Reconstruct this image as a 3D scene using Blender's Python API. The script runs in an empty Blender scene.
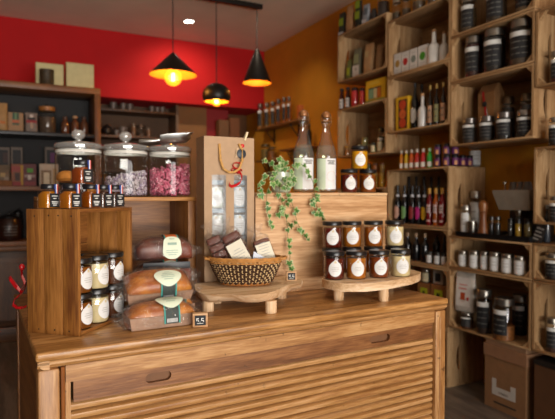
import bpy, bmesh, math, random
from mathutils import Vector, Matrix, Euler
random.seed(7)
PI = math.pi
SC = bpy.context.scene
COL = SC.collection

# ------------------------------------------------------------------ camera model (555 x 419, 530 px focal length)
FPX, CAM_H = 530.0, 1.32
YAW = math.atan(269.5 / FPX); PIT = math.atan(14.5 / FPX)
FW = Vector((math.sin(YAW) * math.cos(PIT), math.cos(YAW) * math.cos(PIT), -math.sin(PIT)))
RT = Vector((math.cos(YAW), -math.sin(YAW), 0))
UP = Vector((math.sin(YAW) * math.sin(PIT), math.cos(YAW) * math.sin(PIT), math.cos(PIT)))
EYE = Vector((0, 0, CAM_H))
def ray(px, py): return FW + RT * ((px - 277.5) / FPX) + UP * ((209.5 - py) / FPX)
def at_z(px, py, z):
    d = ray(px, py); return EYE + d * ((z - CAM_H) / d.z)
def at_x(px, py, x):
    d = ray(px, py); return EYE + d * (x / d.x)
def at_y(px, py, y):
    d = ray(px, py); return EYE + d * (y / d.y)
def dist(p): return (Vector(p) - EYE).dot(FW)

# ------------------------------------------------------------------ materials
def C(h):
    h = h.lstrip('#'); v = [int(h[i:i + 2], 16) / 255 for i in (0, 2, 4)]
    return tuple(c / 12.92 if c <= .04045 else ((c + .055) / 1.055) ** 2.4 for c in v) + (1,)
MATS = {}
def base(name):
    m = bpy.data.materials.new(name); m.use_nodes = True
    nt = m.node_tree; return m, nt, nt.nodes['Principled BSDF']
def plain(col, rough=.55, var=.12, metal=0, scale=18, coat=0, bump=0):
    key = ('p', col, rough, var, metal, scale, coat, bump)
    if key in MATS: return MATS[key]
    m, nt, b = base('plain_' + col.strip('#'))
    N, L = nt.nodes, nt.links
    tc = N.new('ShaderNodeTexCoord'); nz = N.new('ShaderNodeTexNoise'); nz.inputs['Scale'].default_value = scale; nz.inputs['Detail'].default_value = 4
    L.new(tc.outputs['Object'], nz.inputs['Vector'])
    rp = N.new('ShaderNodeValToRGB'); c = C(col)
    rp.color_ramp.elements[0].position = .3; rp.color_ramp.elements[1].position = .7
    rp.color_ramp.elements[0].color = tuple(x * (1 - var) for x in c[:3]) + (1,)
    rp.color_ramp.elements[1].color = tuple(min(1, x * (1 + var)) for x in c[:3]) + (1,)
    L.new(nz.outputs['Fac'], rp.inputs['Fac']); L.new(rp.outputs['Color'], b.inputs['Base Color'])
    b.inputs['Roughness'].default_value = rough; b.inputs['Metallic'].default_value = metal
    b.inputs['Coat Weight'].default_value = coat
    if bump:
        bp = N.new('ShaderNodeBump'); bp.inputs['Strength'].default_value = bump; bp.inputs['Distance'].default_value = .01
        L.new(nz.outputs['Fac'], bp.inputs['Height']); L.new(bp.outputs['Normal'], b.inputs['Normal'])
    MATS[key] = m; return m
def wood(cols, axis='x', scale=1.0, rough=.5, bump=.15, spots=0, island=.0, coat=0):
    key = ('w', cols, axis, scale, rough, bump, spots, island, coat)
    if key in MATS: return MATS[key]
    m, nt, b = base('wood'); N, L = nt.nodes, nt.links
    tc = N.new('ShaderNodeTexCoord'); oi = N.new('ShaderNodeObjectInfo')
    ad = N.new('ShaderNodeVectorMath'); ad.operation = 'ADD'
    ml = N.new('ShaderNodeVectorMath'); ml.operation = 'SCALE'; ml.inputs[0].default_value = (3.1, 5.7, 4.3)
    geo = N.new('ShaderNodeNewGeometry')
    sm = N.new('ShaderNodeMath'); sm.operation = 'MULTIPLY_ADD'; sm.inputs[1].default_value = 3.0
    L.new(geo.outputs['Random Per Island'], sm.inputs[0]); L.new(oi.outputs['Random'], sm.inputs[2])
    L.new(sm.outputs[0], ml.inputs['Scale'])
    L.new(tc.outputs['Object'], ad.inputs[0]); L.new(ml.outputs[0], ad.inputs[1])
    mp = N.new('ShaderNodeMapping'); s = [24 * scale] * 3; s['xyz'.index(axis)] = 2.0 * scale
    mp.inputs['Scale'].default_value = s; L.new(ad.outputs[0], mp.inputs['Vector'])
    n1 = N.new('ShaderNodeTexNoise'); n1.inputs['Scale'].default_value = 1; n1.inputs['Detail'].default_value = 5; n1.inputs['Distortion'].default_value = .9
    L.new(mp.outputs[0], n1.inputs['Vector'])
    n2 = N.new('ShaderNodeTexNoise'); n2.inputs['Scale'].default_value = 9; n2.inputs['Detail'].default_value = 6
    L.new(mp.outputs[0], n2.inputs['Vector'])
    mx = N.new('ShaderNodeMath'); mx.operation = 'MULTIPLY_ADD'; mx.inputs[1].default_value = .65
    L.new(n2.outputs['Fac'], mx.inputs[0]); L.new(n1.outputs['Fac'], mx.inputs[2])
    rp = N.new('ShaderNodeValToRGB'); e = rp.color_ramp.elements
    e[0].position = .60; e[0].color = C(cols[0]); e[1].position = 1.0; e[1].color = C(cols[2])
    k = e.new(.82); k.color = C(cols[1])
    L.new(mx.outputs[0], rp.inputs['Fac'])
    out = rp.outputs['Color']
    if island:
        hs = N.new('ShaderNodeHueSaturation'); mr = N.new('ShaderNodeMapRange')
        mr.inputs['To Min'].default_value = 1 - island; mr.inputs['To Max'].default_value = 1 + island
        L.new(geo.outputs['Random Per Island'], mr.inputs['Value']); L.new(mr.outputs[0], hs.inputs['Value'])
        L.new(out, hs.inputs['Color']); out = hs.outputs['Color']
    if spots:
        n3 = N.new('ShaderNodeTexNoise'); n3.inputs['Scale'].default_value = 48; n3.inputs['Detail'].default_value = 2
        L.new(tc.outputs['Object'], n3.inputs['Vector'])
        r3 = N.new('ShaderNodeValToRGB'); r3.color_ramp.elements[0].position = .695; r3.color_ramp.elements[1].position = .73
        L.new(n3.outputs['Fac'], r3.inputs['Fac'])
        mm = N.new('ShaderNodeMixRGB'); mm.inputs['Color2'].default_value = C('#2a170b')
        ms = N.new('ShaderNodeMath'); ms.operation = 'MULTIPLY'; ms.inputs[1].default_value = spots
        L.new(r3.outputs['Color'], ms.inputs[0]); L.new(ms.outputs[0], mm.inputs['Fac']); L.new(out, mm.inputs['Color1']); out = mm.outputs['Color']
    L.new(out, b.inputs['Base Color']); b.inputs['Roughness'].default_value = rough; b.inputs['Coat Weight'].default_value = coat
    bp = N.new('ShaderNodeBump'); bp.inputs['Strength'].default_value = bump; bp.inputs['Distance'].default_value = .004
    L.new(mx.outputs[0], bp.inputs['Height']); L.new(bp.outputs['Normal'], b.inputs['Normal'])
    MATS[key] = m; return m
def clear(name, tint='#f2f6f4', lo=.05, hi=.75, rough=.03, bump=0, bscale=40, milk=0, ember=0):
    """thin clear sheet: light passes straight through, the rest mirrors"""
    key = ('c', name)
    if key in MATS: return MATS[key]
    m, nt, b = base(name); N, L = nt.nodes, nt.links; N.remove(b)
    out = N['Material Output']; tr = N.new('ShaderNodeBsdfTransparent'); tr.inputs['Color'].default_value = C(tint)
    gl = N.new('ShaderNodeBsdfGlossy'); gl.inputs['Roughness'].default_value = rough
    lw = N.new('ShaderNodeLayerWeight'); lw.inputs['Blend'].default_value = .5
    mr = N.new('ShaderNodeMapRange'); mr.inputs['To Min'].default_value = lo; mr.inputs['To Max'].default_value = hi
    pw = N.new('ShaderNodeMath'); pw.operation = 'POWER'; pw.inputs[1].default_value = 3.2
    L.new(lw.outputs['Facing'], pw.inputs[0]); L.new(pw.outputs[0], mr.inputs['Value']); mx = N.new('ShaderNodeMixShader')
    L.new(mr.outputs[0], mx.inputs[0]); L.new(tr.outputs[0], mx.inputs[1]); L.new(gl.outputs[0], mx.inputs[2]); res = mx.outputs[0]
    if milk:                                              # white mixed in to stand for bright reflections and refraction
        df = N.new('ShaderNodeBsdfDiffuse'); df.inputs['Color'].default_value = C('#f2f2f0'); m2 = N.new('ShaderNodeMixShader'); m2.inputs[0].default_value = milk
        L.new(res, m2.inputs[1]); L.new(df.outputs[0], m2.inputs[2]); res = m2.outputs[0]
    if ember:                                             # a lit lamp globe gives off light
        em = N.new('ShaderNodeEmission'); em.inputs['Color'].default_value = C('#ff9a28'); em.inputs['Strength'].default_value = ember; ad = N.new('ShaderNodeAddShader')
        L.new(res, ad.inputs[0]); L.new(em.outputs[0], ad.inputs[1]); res = ad.outputs[0]
    L.new(res, out.inputs['Surface'])
    tc = N.new('ShaderNodeTexCoord'); nz = N.new('ShaderNodeTexNoise'); nz.inputs['Scale'].default_value = bscale
    L.new(tc.outputs['Object'], nz.inputs['Vector'])
    bp = N.new('ShaderNodeBump'); bp.inputs['Strength'].default_value = bump; bp.inputs['Distance'].default_value = .01
    L.new(nz.outputs['Fac'], bp.inputs['Height'])
    L.new(bp.outputs['Normal'], gl.inputs['Normal']); L.new(bp.outputs['Normal'], lw.inputs['Normal'])
    MATS[key] = m; return m
def glow(name, col, strength):
    key = ('g', name)
    if key in MATS: return MATS[key]
    m, nt, b = base(name); b.inputs['Base Color'].default_value = C(col); b.inputs['Emission Color'].default_value = C(col); b.inputs['Emission Strength'].default_value = strength
    MATS[key] = m; return m
def juice(col, rough=.25, sss=.0):
    """jam, honey, syrup: rich coloured filling seen through glass"""
    return plain(col, rough, .18, 0, 30, .3)

GLASS = clear('jar_glass', '#fbfcfb', .05, .8, .03)
BOTTLE = clear('bottle_glass', '#fafcfa', .10, .85, .04, 0, 40, .015)
FILM = clear('crinkled_film', '#fdfcfb', .04, .65, .08, 1.0, 90, .012)
FILM2 = clear('window_film', '#fcfdfe', .05, .4, .15, .12, 30, .06)
BLACK = plain('#121214', .35, .2)
BLACKM = plain('#1a1a1c', .3, .15, .6)
STEEL = plain('#a9a59c', .25, .08, 1)
WHITE = plain('#d6d6d5', .6, .04)
CREAM = plain('#d9c9a0', .5, .08)
INK = plain('#55524c', .7, .05)
PALEINK = plain('#a9a8a4', .7, .05)
CHALK = plain('#d8d8d4', .8, .05)
BLACKLABEL = plain('#17171a', .6, .15)
KRAFT = plain('#a37a52', .8, .1, 0, 40)
GOLDCAP = plain('#b98a3c', .35, .1, .6)
CORK = plain('#b98b5c', .8, .2, 0, 60)
COUNTER_C = ('#7c4e26', '#a6723f', '#c2905a')
FRONT_C = ('#84572e', '#a67644', '#be9260')
CRATE_C = ('#8f6b45', '#a9845a', '#bd9a70')
K_C = ('#643812', '#855323', '#9c6934')
P_C = ('#a0744a', '#bf9468', '#d0ab82')
SLAB_C = ('#b38b60', '#d2b088', '#e2c8a6')
DARKW_C = ('#3a2211', '#54341b', '#6b4727')

# ------------------------------------------------------------------ mesh builder
class MB:
    def __init__(s): s.bm = bmesh.new()
    def _fin(s, verts, faces, mi, M):
        for f in faces: f.material_index = mi
        if M is not None: bmesh.ops.transform(s.bm, matrix=M, verts=list(verts))
    def box(s, lo, hi, bev=0, mi=0, M=None, seg=2):
        x0, y0, z0 = lo; x1, y1, z1 = hi
        v = [s.bm.verts.new(p) for p in ((x0,y0,z0),(x1,y0,z0),(x1,y1,z0),(x0,y1,z0),(x0,y0,z1),(x1,y0,z1),(x1,y1,z1),(x0,y1,z1))]
        fs = [s.bm.faces.new([v[i] for i in q]) for q in ((3,2,1,0),(4,5,6,7),(0,1,5,4),(1,2,6,5),(2,3,7,6),(3,0,4,7))]
        if M is not None: bmesh.ops.transform(s.bm, matrix=M, verts=v)
        for f in fs: f.material_index = mi
        if bev:
            es = {e for f in fs for e in f.edges}
            r = bmesh.ops.bevel(s.bm, geom=list(es), offset=bev, segments=seg, affect='EDGES', profile=.5)
            for f in r['faces']: f.material_index = mi
        return s
    def lathe(s, prof, seg=24, c=(0,0,0), mi=0, sx=1, sy=1, M=None):
        rows, vs, fs = [], [], []
        for r, z in prof:
            if r < 1e-6: row = [s.bm.verts.new((c[0], c[1], c[2] + z))]
            else: row = [s.bm.verts.new((c[0] + sx*r*math.cos(2*PI*i/seg), c[1] + sy*r*math.sin(2*PI*i/seg), c[2] + z)) for i in range(seg)]
            rows.append(row); vs += row
        for a, b in zip(rows, rows[1:]):
            for i in range(seg):
                j = (i + 1) % seg
                if len(a) == 1 and len(b) == 1: continue
                if len(a) == 1: q = [a[0], b[j], b[i]]
                elif len(b) == 1: q = [a[i], a[j], b[0]]
                else: q = [a[i], a[j], b[j], b[i]]
                fs.append(s.bm.faces.new(q))
        s._fin(vs, fs, mi, M); return s
    def tube(s, pts, r, seg=6, closed=False, mi=0, M=None):
        pts = [Vector(p) for p in pts]; n = len(pts); rows, vs, fs = [], [], []
        up = Vector((0, 0, 1))
        for k, p in enumerate(pts):
            a = pts[(k - 1) % n] if closed or k else pts[0]; b = pts[(k + 1) % n] if closed or k < n - 1 else pts[-1]
            t = (b - a).normalized() if (b - a).length > 1e-9 else Vector((0,0,1))
            u = t.cross(up)
            if u.length < .05: u = t.cross(Vector((1, 0, 0)))
            u.normalize(); w = u.cross(t); rr = r[k] if isinstance(r, (list, tuple)) else r
            row = [s.bm.verts.new(p + (u*math.cos(2*PI*i/seg) + w*math.sin(2*PI*i/seg)) * rr) for i in range(seg)]
            rows.append(row); vs += row
        for k in range(n if closed else n - 1):
            a, b = rows[k], rows[(k + 1) % n]
            for i in range(seg): fs.append(s.bm.faces.new([a[i], a[(i+1)%seg], b[(i+1)%seg], b[i]]))
        if not closed:
            fs.append(s.bm.faces.new(rows[0][::-1])); fs.append(s.bm.faces.new(rows[-1]))
        s._fin(vs, fs, mi, M); return s
    def loft(s, rings, mi=0, M=None, cap=True):
        rows, vs, fs = [], [], []
        for rg in rings:
            row = [s.bm.verts.new(p) for p in rg]; rows.append(row); vs += row
        n = len(rows[0])
        for a, b in zip(rows, rows[1:]):
            for i in range(n): fs.append(s.bm.faces.new([a[i], a[(i+1)%n], b[(i+1)%n], b[i]]))
        if cap: fs.append(s.bm.faces.new(rows[0][::-1])); fs.append(s.bm.faces.new(rows[-1]))
        s._fin(vs, fs, mi, M); return s
    def prism(s, poly, h0, h1, holes=(), mi=0, M=None):
        """poly (and holes) in xy, extruded from z = h0 to h1"""
        es, vs0 = [], []
        for lp in [poly] + list(holes):
            v = [s.bm.verts.new((p[0], p[1], h0)) for p in lp]; vs0 += v
            es += [s.bm.edges.new((v[i], v[(i+1) % len(v)])) for i in range(len(v))]
        if holes:
            r = bmesh.ops.triangle_fill(s.bm, edges=es, use_beauty=True, use_dissolve=False)
            fs = [g for g in r['geom'] if isinstance(g, bmesh.types.BMFace)]
        else: fs = [s.bm.faces.new(vs0)]
        r = bmesh.ops.extrude_face_region(s.bm, geom=fs)
        nv = [g for g in r['geom'] if isinstance(g, bmesh.types.BMVert)]
        bmesh.ops.translate(s.bm, vec=(0, 0, h1 - h0), verts=nv)
        allv = set(vs0) | set(nv); af = {f for v in allv for f in v.link_faces}
        for v in list(allv):
            allv |= {w for f in v.link_faces for w in f.verts}
        s._fin(allv, af, mi, M); return s
    def ball(s, c, rx, ry=None, rz=None, seg=14, rings=9, mi=0, M=None):
        ry = rx if ry is None else ry; rz = rx if rz is None else rz
        prof = [(math.sin(PI*k/rings), -math.cos(PI*k/rings)) for k in range(rings + 1)]
        prof[0] = (0, -1); prof[-1] = (0, 1)
        T = Matrix.Translation(c) @ Matrix.Diagonal((rx, ry, rz, 1))
        return s.lathe(prof, seg, mi=mi, M=(M @ T) if M is not None else T)
    def patch(s, r, a0, a1, z0, z1, n=8, mi=0):
        """a sheet bent round a cylinder whose front is -y"""
        rows = []
        for i in range(n + 1):
            a = a0 + (a1 - a0) * i / n
            rows.append([s.bm.verts.new((r*math.sin(a), -r*math.cos(a), z)) for z in (z0, z1)])
        for p, q in zip(rows, rows[1:]): s.bm.faces.new([p[0], q[0], q[1], p[1]]).material_index = mi
        return s
    def drop(s, r, R, zc, mi=0, tip=1.45, a_off=0, sq=1.12):
        """a drop shaped paper label bent round a cylinder"""
        out = [(0, R * tip)]
        for k in range(19):
            a = math.radians(34 + (360 - 68) * k / 18); out.append((R*math.sin(a), R*sq*math.cos(a)))
        prev = [s.bm.verts.new((r*math.sin(a_off), -r*math.cos(a_off), zc))]
        for f in (.35, .7, 1):
            row = []
            for (u, w) in out:
                a = a_off + u*f/r; row.append(s.bm.verts.new((r*math.sin(a), -r*math.cos(a), zc + w*f)))
            n = len(row)
            for i in range(n):
                j = (i+1) % n
                s.bm.faces.new([prev[0], row[i], row[j]] if len(prev) == 1 else [prev[i], row[i], row[j], prev[j]]).material_index = mi
            prev = row
        return s
    def strip(s, pts, w, mi=0, t=.0008):
        """a ribbon of width vector w along pts, with a little thickness"""
        w = Vector(w); rows = []
        for k, p in enumerate(pts):
            p = Vector(p); d = (Vector(pts[min(k+1, len(pts)-1)]) - Vector(pts[max(k-1, 0)])).normalized(); nn = d.cross(w)
            nn = nn.normalized() * t if nn.length > 1e-9 else Vector((t, 0, 0))
            rows.append([p - w/2 - nn, p + w/2 - nn, p + w/2 + nn, p - w/2 + nn])
        return s.loft(rows, mi)
    def mesh(s, name, *mats, smooth=38, normals=True):
        if normals: bmesh.ops.recalc_face_normals(s.bm, faces=s.bm.faces[:])
        me = bpy.data.meshes.new(name); s.bm.to_mesh(me); s.bm.free()
        for m in mats: me.materials.append(m)
        if smooth:
            me.polygons.foreach_set('use_smooth', [True] * len(me.polygons)); me.set_sharp_from_angle(angle=math.radians(smooth))
        return me
def T(x=0, y=0, z=0, rx=0, ry=0, rz=0):
    return Matrix.Translation((x, y, z)) @ Euler((rx, ry, rz)).to_matrix().to_4x4()

# ------------------------------------------------------------------ objects
def thing(name, label, cat, loc=(0,0,0), rz=0, group=None, rot=None):
    o = bpy.data.objects.new(name, None); o.empty_display_size = .05; COL.objects.link(o)
    o.location = loc; o.rotation_euler = rot if rot else (0, 0, rz); o['label'] = label; o['category'] = cat
    if group: o['group'] = group
    return o
def part(name, me, parent, label=None, loc=(0,0,0), rot=(0,0,0)):
    o = bpy.data.objects.new(name, me); COL.objects.link(o); o.parent = parent; o.location = loc; o.rotation_euler = rot
    if label: o['label'] = label
    return o
def solo(name, me, label, cat, loc=(0,0,0), rz=0, group=None, rot=None):
    o = bpy.data.objects.new(name, me); COL.objects.link(o); o.location = loc; o.rotation_euler = rot if rot else (0,0,rz)
    o['label'] = label; o['category'] = cat
    if group: o['group'] = group
    return o
def struct(name, me, parent=None):
    o = bpy.data.objects.new(name, me); COL.objects.link(o); o.parent = parent
    if parent is None: o['kind'] = 'structure'
    return o
CACHE = {}
def once(key, fn):
    if key not in CACHE: CACHE[key] = fn()
    return CACHE[key]
def R4(*a): return tuple(round(x, 4) for x in a)
def facing(p, k=1.0):
    """turn so that local -y looks from p towards the shop's front (k = 1) or squarely out of a wall shelf"""
    return math.atan2(-(p[0]), (p[1])) * k

# ================================================================== SETTING
XW, YB, ZC = 3.02, 6.32, 3.2
struct('floor', MB().box((-2.6, -3, -.06), (XW + .1, 7.2, 0)).mesh('floor', wood(('#4a423a', '#625850', '#776c61'), 'y', .5, .45, .1, .2), smooth=0))
struct('ceiling', MB().box((-2.6, -3, ZC), (XW + .1, 7.2, ZC + .08)).mesh('ceiling', plain('#e2cdb6', .9, .04, 0, 3), smooth=0))
RED = plain('#b60206', .85, .05, 0, 3); ORANGE = plain('#cc8a1a', .8, .06, 0, 4)
struct('wall_back', MB().box((-2.6, YB, 2.44), (XW, 7.1, ZC)).mesh('wall_back', RED, smooth=0))
struct('wall_niche', MB().box((-2.6, 6.9, 0), (XW, 7.05, 2.44)).mesh('wall_niche', plain('#6a4524', .8, .12, 0, 5), smooth=0))
struct('wall_right', MB().box((XW, -3, 0), (XW + .1, 7.1, ZC)).mesh('wall_right', ORANGE, smooth=0))
struct('wall_left', MB().box((-2.7, -3, 0), (-2.6, 7.1, ZC)).mesh('wall_left', plain('#8c7a68', .85, .06, 0, 4), smooth=0))
# shop front behind the viewpoint: piers, sill and head around one wide window
wf = MB()
for lo, hi in (((-2.6,-3.1,0),(-1.9,-3,ZC)), ((2.6,-3.1,0),(XW,-3,ZC)), ((-1.9,-3.1,0),(2.6,-3,.5)), ((-1.9,-3.1,2.75),(2.6,-3,ZC))): wf.box(lo, hi)
struct('wall_front', wf.mesh('wall_front', plain('#7c6c5c', .85, .06), smooth=0))
w1 = MB()
for lo, hi in (((-1.9,-3.08,.5),(-1.84,-3,2.75)), ((2.54,-3.08,.5),(2.6,-3,2.75)), ((-1.84,-3.08,.5),(2.54,-3,.56)), ((-1.84,-3.08,2.69),(2.54,-3,2.75)), ((.32,-3.08,.56),(.38,-3,2.69))): w1.box(lo, hi)
struct('window_1', w1.mesh('window_1', plain('#2b2622', .5), smooth=0))
struct('window_2', MB().box((-1.84,-3.045,.56),(2.54,-3.035,2.69)).mesh('window_2', GLASS, smooth=0))
struct('trim_1', MB().box((XW-.02, 3.0, 0), (XW, 6.9, .1)).mesh('trim_1', plain('#4a2e18', .6), smooth=0))
# recess under the red wall: panels behind the counter
struct('wall_recess', MB().box((1.92, 6.55, 0), (2.30, 6.9, 2.44)).mesh('wall_recess', plain('#80562c', .7, .1, 0, 6), smooth=0))
struct('door_1', MB().box((2.30, 6.6, 0), (2.62, 6.66, 2.44)).mesh('door_1', plain('#8e0d10', .6, .06), smooth=0))

# ------------------------------------------------------------------ camera
cd = bpy.data.cameras.new('camera'); cd.sensor_width = 36; cd.lens = FPX / 555 * 36; cd.clip_start = .05
cam = bpy.data.objects.new('camera', cd); COL.objects.link(cam); cam.location = EYE
cam.rotation_euler = Matrix((RT, UP, -FW)).transposed().to_euler(); SC.camera = cam
cd.dof.use_dof = True; cd.dof.focus_distance = 1.5; cd.dof.aperture_fstop = 3.8

# ================================================================== COUNTER
CR = math.radians(2.6); CX, CY, CL, CD, CZ = .053, 1.345, 1.352, .86, .95
ctr = thing('shop_counter', 'old oak counter with ribbed roller shutter front carrying the jars, loaves and crates', 'counter', (CX, CY, 0), CR)
wx, wz, wy = wood(COUNTER_C, 'x', 1, .38, .12, .8), wood(FRONT_C, 'z', 1.2, .45, .12, .6), wood(('#5e3312', '#84511f', '#9c6831'), 'y', 1, .4, .1)
wfx = wood(FRONT_C, 'x', 1.1, .42, .15, .5)
part('counter_top', MB().box((0, 0, .928), (CL, CD, .95), .006, seg=3).mesh('counter_top', wood(('#70471f', '#a0703c', '#be8e58'), 'x', 1, .34, .12, .8)), ctr)
mo = MB()
prof = [(.004,.928),(.008,.9275),(.004,.924),(.004,.919),(.009,.917),(.011,.912),(.016,.908),(.03,.907),(.03,.928)]
mo.loft([[(x, p[0], p[1]) for p in prof] for x in (.004, CL - .004)])
mo.loft([[(p[0], y, p[1]) for p in prof] for y in (.004, CD - .004)])
part('moulding', mo.mesh('moulding', wfx), ctr)
part('post', MB().box((.004, .006, 0), (.053, .06, .907), .007).mesh('post', wz), ctr)
part('post', MB().box((CL - .054, .008, 0), (CL - .005, .06, .907), .005).mesh('post', wz), ctr)
part('bead', MB().tube([(.060, .013, 0), (.060, .013, .907)], .005, 8).mesh('bead', wood(('#7a4416','#9a5a1e','#b4752f'), 'z')), ctr)
part('bead', MB().tube([(CL - .034, .0085, .0), (CL - .034, .0085, .885)], .0035, 8).mesh('bead', wz), ctr)
part('frieze', MB().box((.067, .016, .866), (CL - .054, .04, .9075)).mesh('frieze', wfx), ctr)
part('stile', MB().box((.066, .017, 0), (.078, .05, .866)).mesh('stile', wz), ctr)
def stadium(cx, cz, w, h, n=8):
    r = h/2; L = w/2 - r
    return [(cx + L + r*math.cos(a), cz + r*math.sin(a)) for a in [-PI/2 + PI*k/n for k in range(n+1)]] + [(cx - L + r*math.cos(a), cz + r*math.sin(a)) for a in [PI/2 + PI*k/n for k in range(n+1)]]
def stand(M_=Matrix()): return M_ @ Matrix(((1,0,0,0),(0,0,-1,0),(0,1,0,0),(0,0,0,1)))   # xy plate -> xz plate, extrusion towards -y
hl = [stadium(at_y(160, 377, 1.37).x - CX, .8395, .070, .025), stadium(at_y(379.5, 351, 1.42).x - CX, .8395, .086, .025)]
rx0, rx1 = .085, CL - .057
rail = part('shutter_rail', MB().prism([(rx0,.8125),(rx1,.8125),(rx1,.8645),(rx0,.8645)], -.034, -.0215, hl, M=stand()).mesh('shutter_rail', wood(('#583418','#774a27','#916137'), 'x', 1.1, .42, .15, .5), smooth=0), ctr)
for h in hl:
    cx = sum(p[0] for p in h)/len(h)
    part('finger_slot', MB().prism(stadium(cx, .8395, .074, .028) if cx < .6 else stadium(cx, .8395, .090, .028), -.0355, -.034, M=stand()).mesh('finger_slot', plain('#6b4424', .6, .2)), rail)
ta = MB(); zs, k = .811, 0
while zs > .09:
    h = .0235
    ta.loft([[(x, .048, zs), (x, .028, zs - .001), (x, .0225, zs - .005), (x, .0215, zs - .010), (x, .0235, zs - .017), (x, .0285, zs - .0200), (x, .048, zs - .0212)] for x in (.078, CL - .055)])
    zs -= h; k += 1
part('roller_shutter', ta.mesh('roller_shutter', wood(('#926236','#ae7f4a','#c29463'), 'x', 1.1, .4, .12, .3, .05)), ctr)
part('side_panel', MB().box((.012, .06, 0), (.03, CD - .01, .907)).box((.008, CD - .07, 0), (.03, CD - .012, .907)).box((.009, .06, 0), (.03, CD - .07, .12)).mesh('side_panel', wy), ctr)
part('side_panel', MB().box((CL - .03, .06, 0), (CL - .012, CD - .01, .907)).mesh('side_panel', wy), ctr)
part('back_panel', MB().box((.03, CD - .03, 0), (CL - .03, CD - .012, .9)).mesh('back_panel', wy), ctr)
part('plinth', MB().box((.06, .03, 0), (CL - .06, .06, .09)).mesh('plinth', wfx), ctr)
def ctr_pt(x, y, z=0):
    return Vector((CX + x*math.cos(CR) - y*math.sin(CR), CY + x*math.sin(CR) + y*math.cos(CR), z))

# ================================================================== JARS
def jam_jar(label, loc, rz, fill, r=.036, h=.099, lid='#141416', group='jam jars', drop=.68, gl=GLASS, cat='jar', tag_off=0.0):
    t = thing('jam_jar', label, cat, loc, rz, group)
    lh = .013 * h / .1
    part('glass_body', once(('jg',)+R4(r,h), lambda: MB().lathe([(0,.001),(r*.9,.0),(r,.006),(r,h-lh-.006),(r*.94,h-lh-.001)], 28).mesh('glass_body', gl)), t)
    part('filling', once(('jf', fill)+R4(r,h), lambda: MB().lathe([(0,.004),(r*.9,.003),(r*.985,.008),(r*.985,h-lh-.011),(r*.9,h-lh-.011),(0,h-lh-.011)], 28).mesh('filling', juice(fill))), t)
    part('lid', once(('jl', lid)+R4(r,h), lambda: MB().lathe([(0,h-lh-.002),(r*.97,h-lh-.002),(r*1.03,h-lh),(r*1.03,h-.002),(r*.99,h),(r*.90,h-.0006),(0,h-.0008)], 28).mesh('lid', plain(lid, .3, .15))), t)
    if drop:
        def lab():
            m = MB(); R = r*drop; zc = (h - lh)*.45
            m.drop(r*1.012, R, zc, 0, 1.36, tag_off, 1.08)
            for q, wq in ((.15,.8),(-.05,1.0),(-.25,.75)):
                m.patch(r*1.016, tag_off - wq*R*.55/r, tag_off + wq*R*.55/r, zc + q*R*1.2, zc + q*R*1.2 + R*.07, 4, 1)
            m.patch(r*1.016, tag_off - .1, tag_off + .1, zc + R*.85, zc + R*1.15, 3, 2)
            return m.mesh('label', WHITE, PALEINK, plain('#cdbb94', .6), normals=False)
        part('label', once(('jd',)+R4(r,h,tag_off,drop), lab), t)
    return t
RED_J, AMB_J, RAM_J, CRM_J, DRK_J = '#521008', '#a05c14', '#70300c', '#d2be8e', '#3a1c08'
# round slab on legs carrying twelve jars
ZR = 1.022
sr = thing('round_display_board', 'half round pale wood board on short peg legs carrying twelve jam jars', 'display stand', (0, 0, 0))
front = [at_z(*p, ZR) for p in ((322,278.5),(326,280.5),(335,282.5),(345,283.5),(365,283.5),(378,282.3),(390,280.8),(402,278.6),(412,276.6),(419,274),(421,272))]
poly = [(p.x, p.y) for p in front] + [(1.44, 1.66), (1.36, 1.74), (1.22, 1.757), (1.14, 1.745), (1.075, 1.70)]
part('board', MB().prism(poly, ZR - .028, ZR).mesh('board', wood(SLAB_C, 'x', .8, .6, .2, .15), smooth=50), sr)
for (lx, ly) in ((1.035, 1.56), (1.165, 1.475), (1.36, 1.68), (1.14, 1.69)):
    part('leg', MB().lathe([(0,.9502),(.017,.9502),(.0185,.97),(.018,ZR-.027),(0,ZR-.027)], 14).mesh('leg', wood(SLAB_C, 'z', 1, .6)), sr, loc=(lx, ly, 0))
fr = [at_z(px, py, ZR) for px, py in ((337.8,280.4),(360.5,279.9),(383.5,278.6),(405.4,277.2))]
fcol = (RED_J, AMB_J, RAM_J, CRM_J); fnm = ('dark red', 'amber', 'reddish brown', 'cream coloured')
dv = Vector((.20, .98, 0)).normalized()
rz = -YAW
for p, c, n in zip(fr, fcol, fnm):
    q = p + dv*.037
    jam_jar(f'{n} jam jar with drop label in the front row on the half round board', (q.x, q.y, ZR), rz + .04, c, group='jam jars on the half round board')
ucol = (RED_J, AMB_J, '#8f4a10', CRM_J); unm = ('dark red', 'amber', 'brown orange', 'cream coloured')
ZU = ZR + .0995
for i, (px, c, n) in enumerate(zip((332, 351.7, 373.2, 394.3), ucol, unm)):
    # the column stands behind the front row, one jar on another
    k = [1.69, 1.678, 1.662, 1.645][i]
    d = ray(px, 240); q = EYE + d * (k / d.y)
    jam_jar(f'{n} jar half hidden behind the front row on the half round board', (q.x, q.y, ZR), rz, c, group='jam jars on the half round board')
    jam_jar(f'{n} jar on top of the back row of the half round board', (q.x, q.y, ZU), rz, c, group='jam jars on the half round board')

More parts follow.
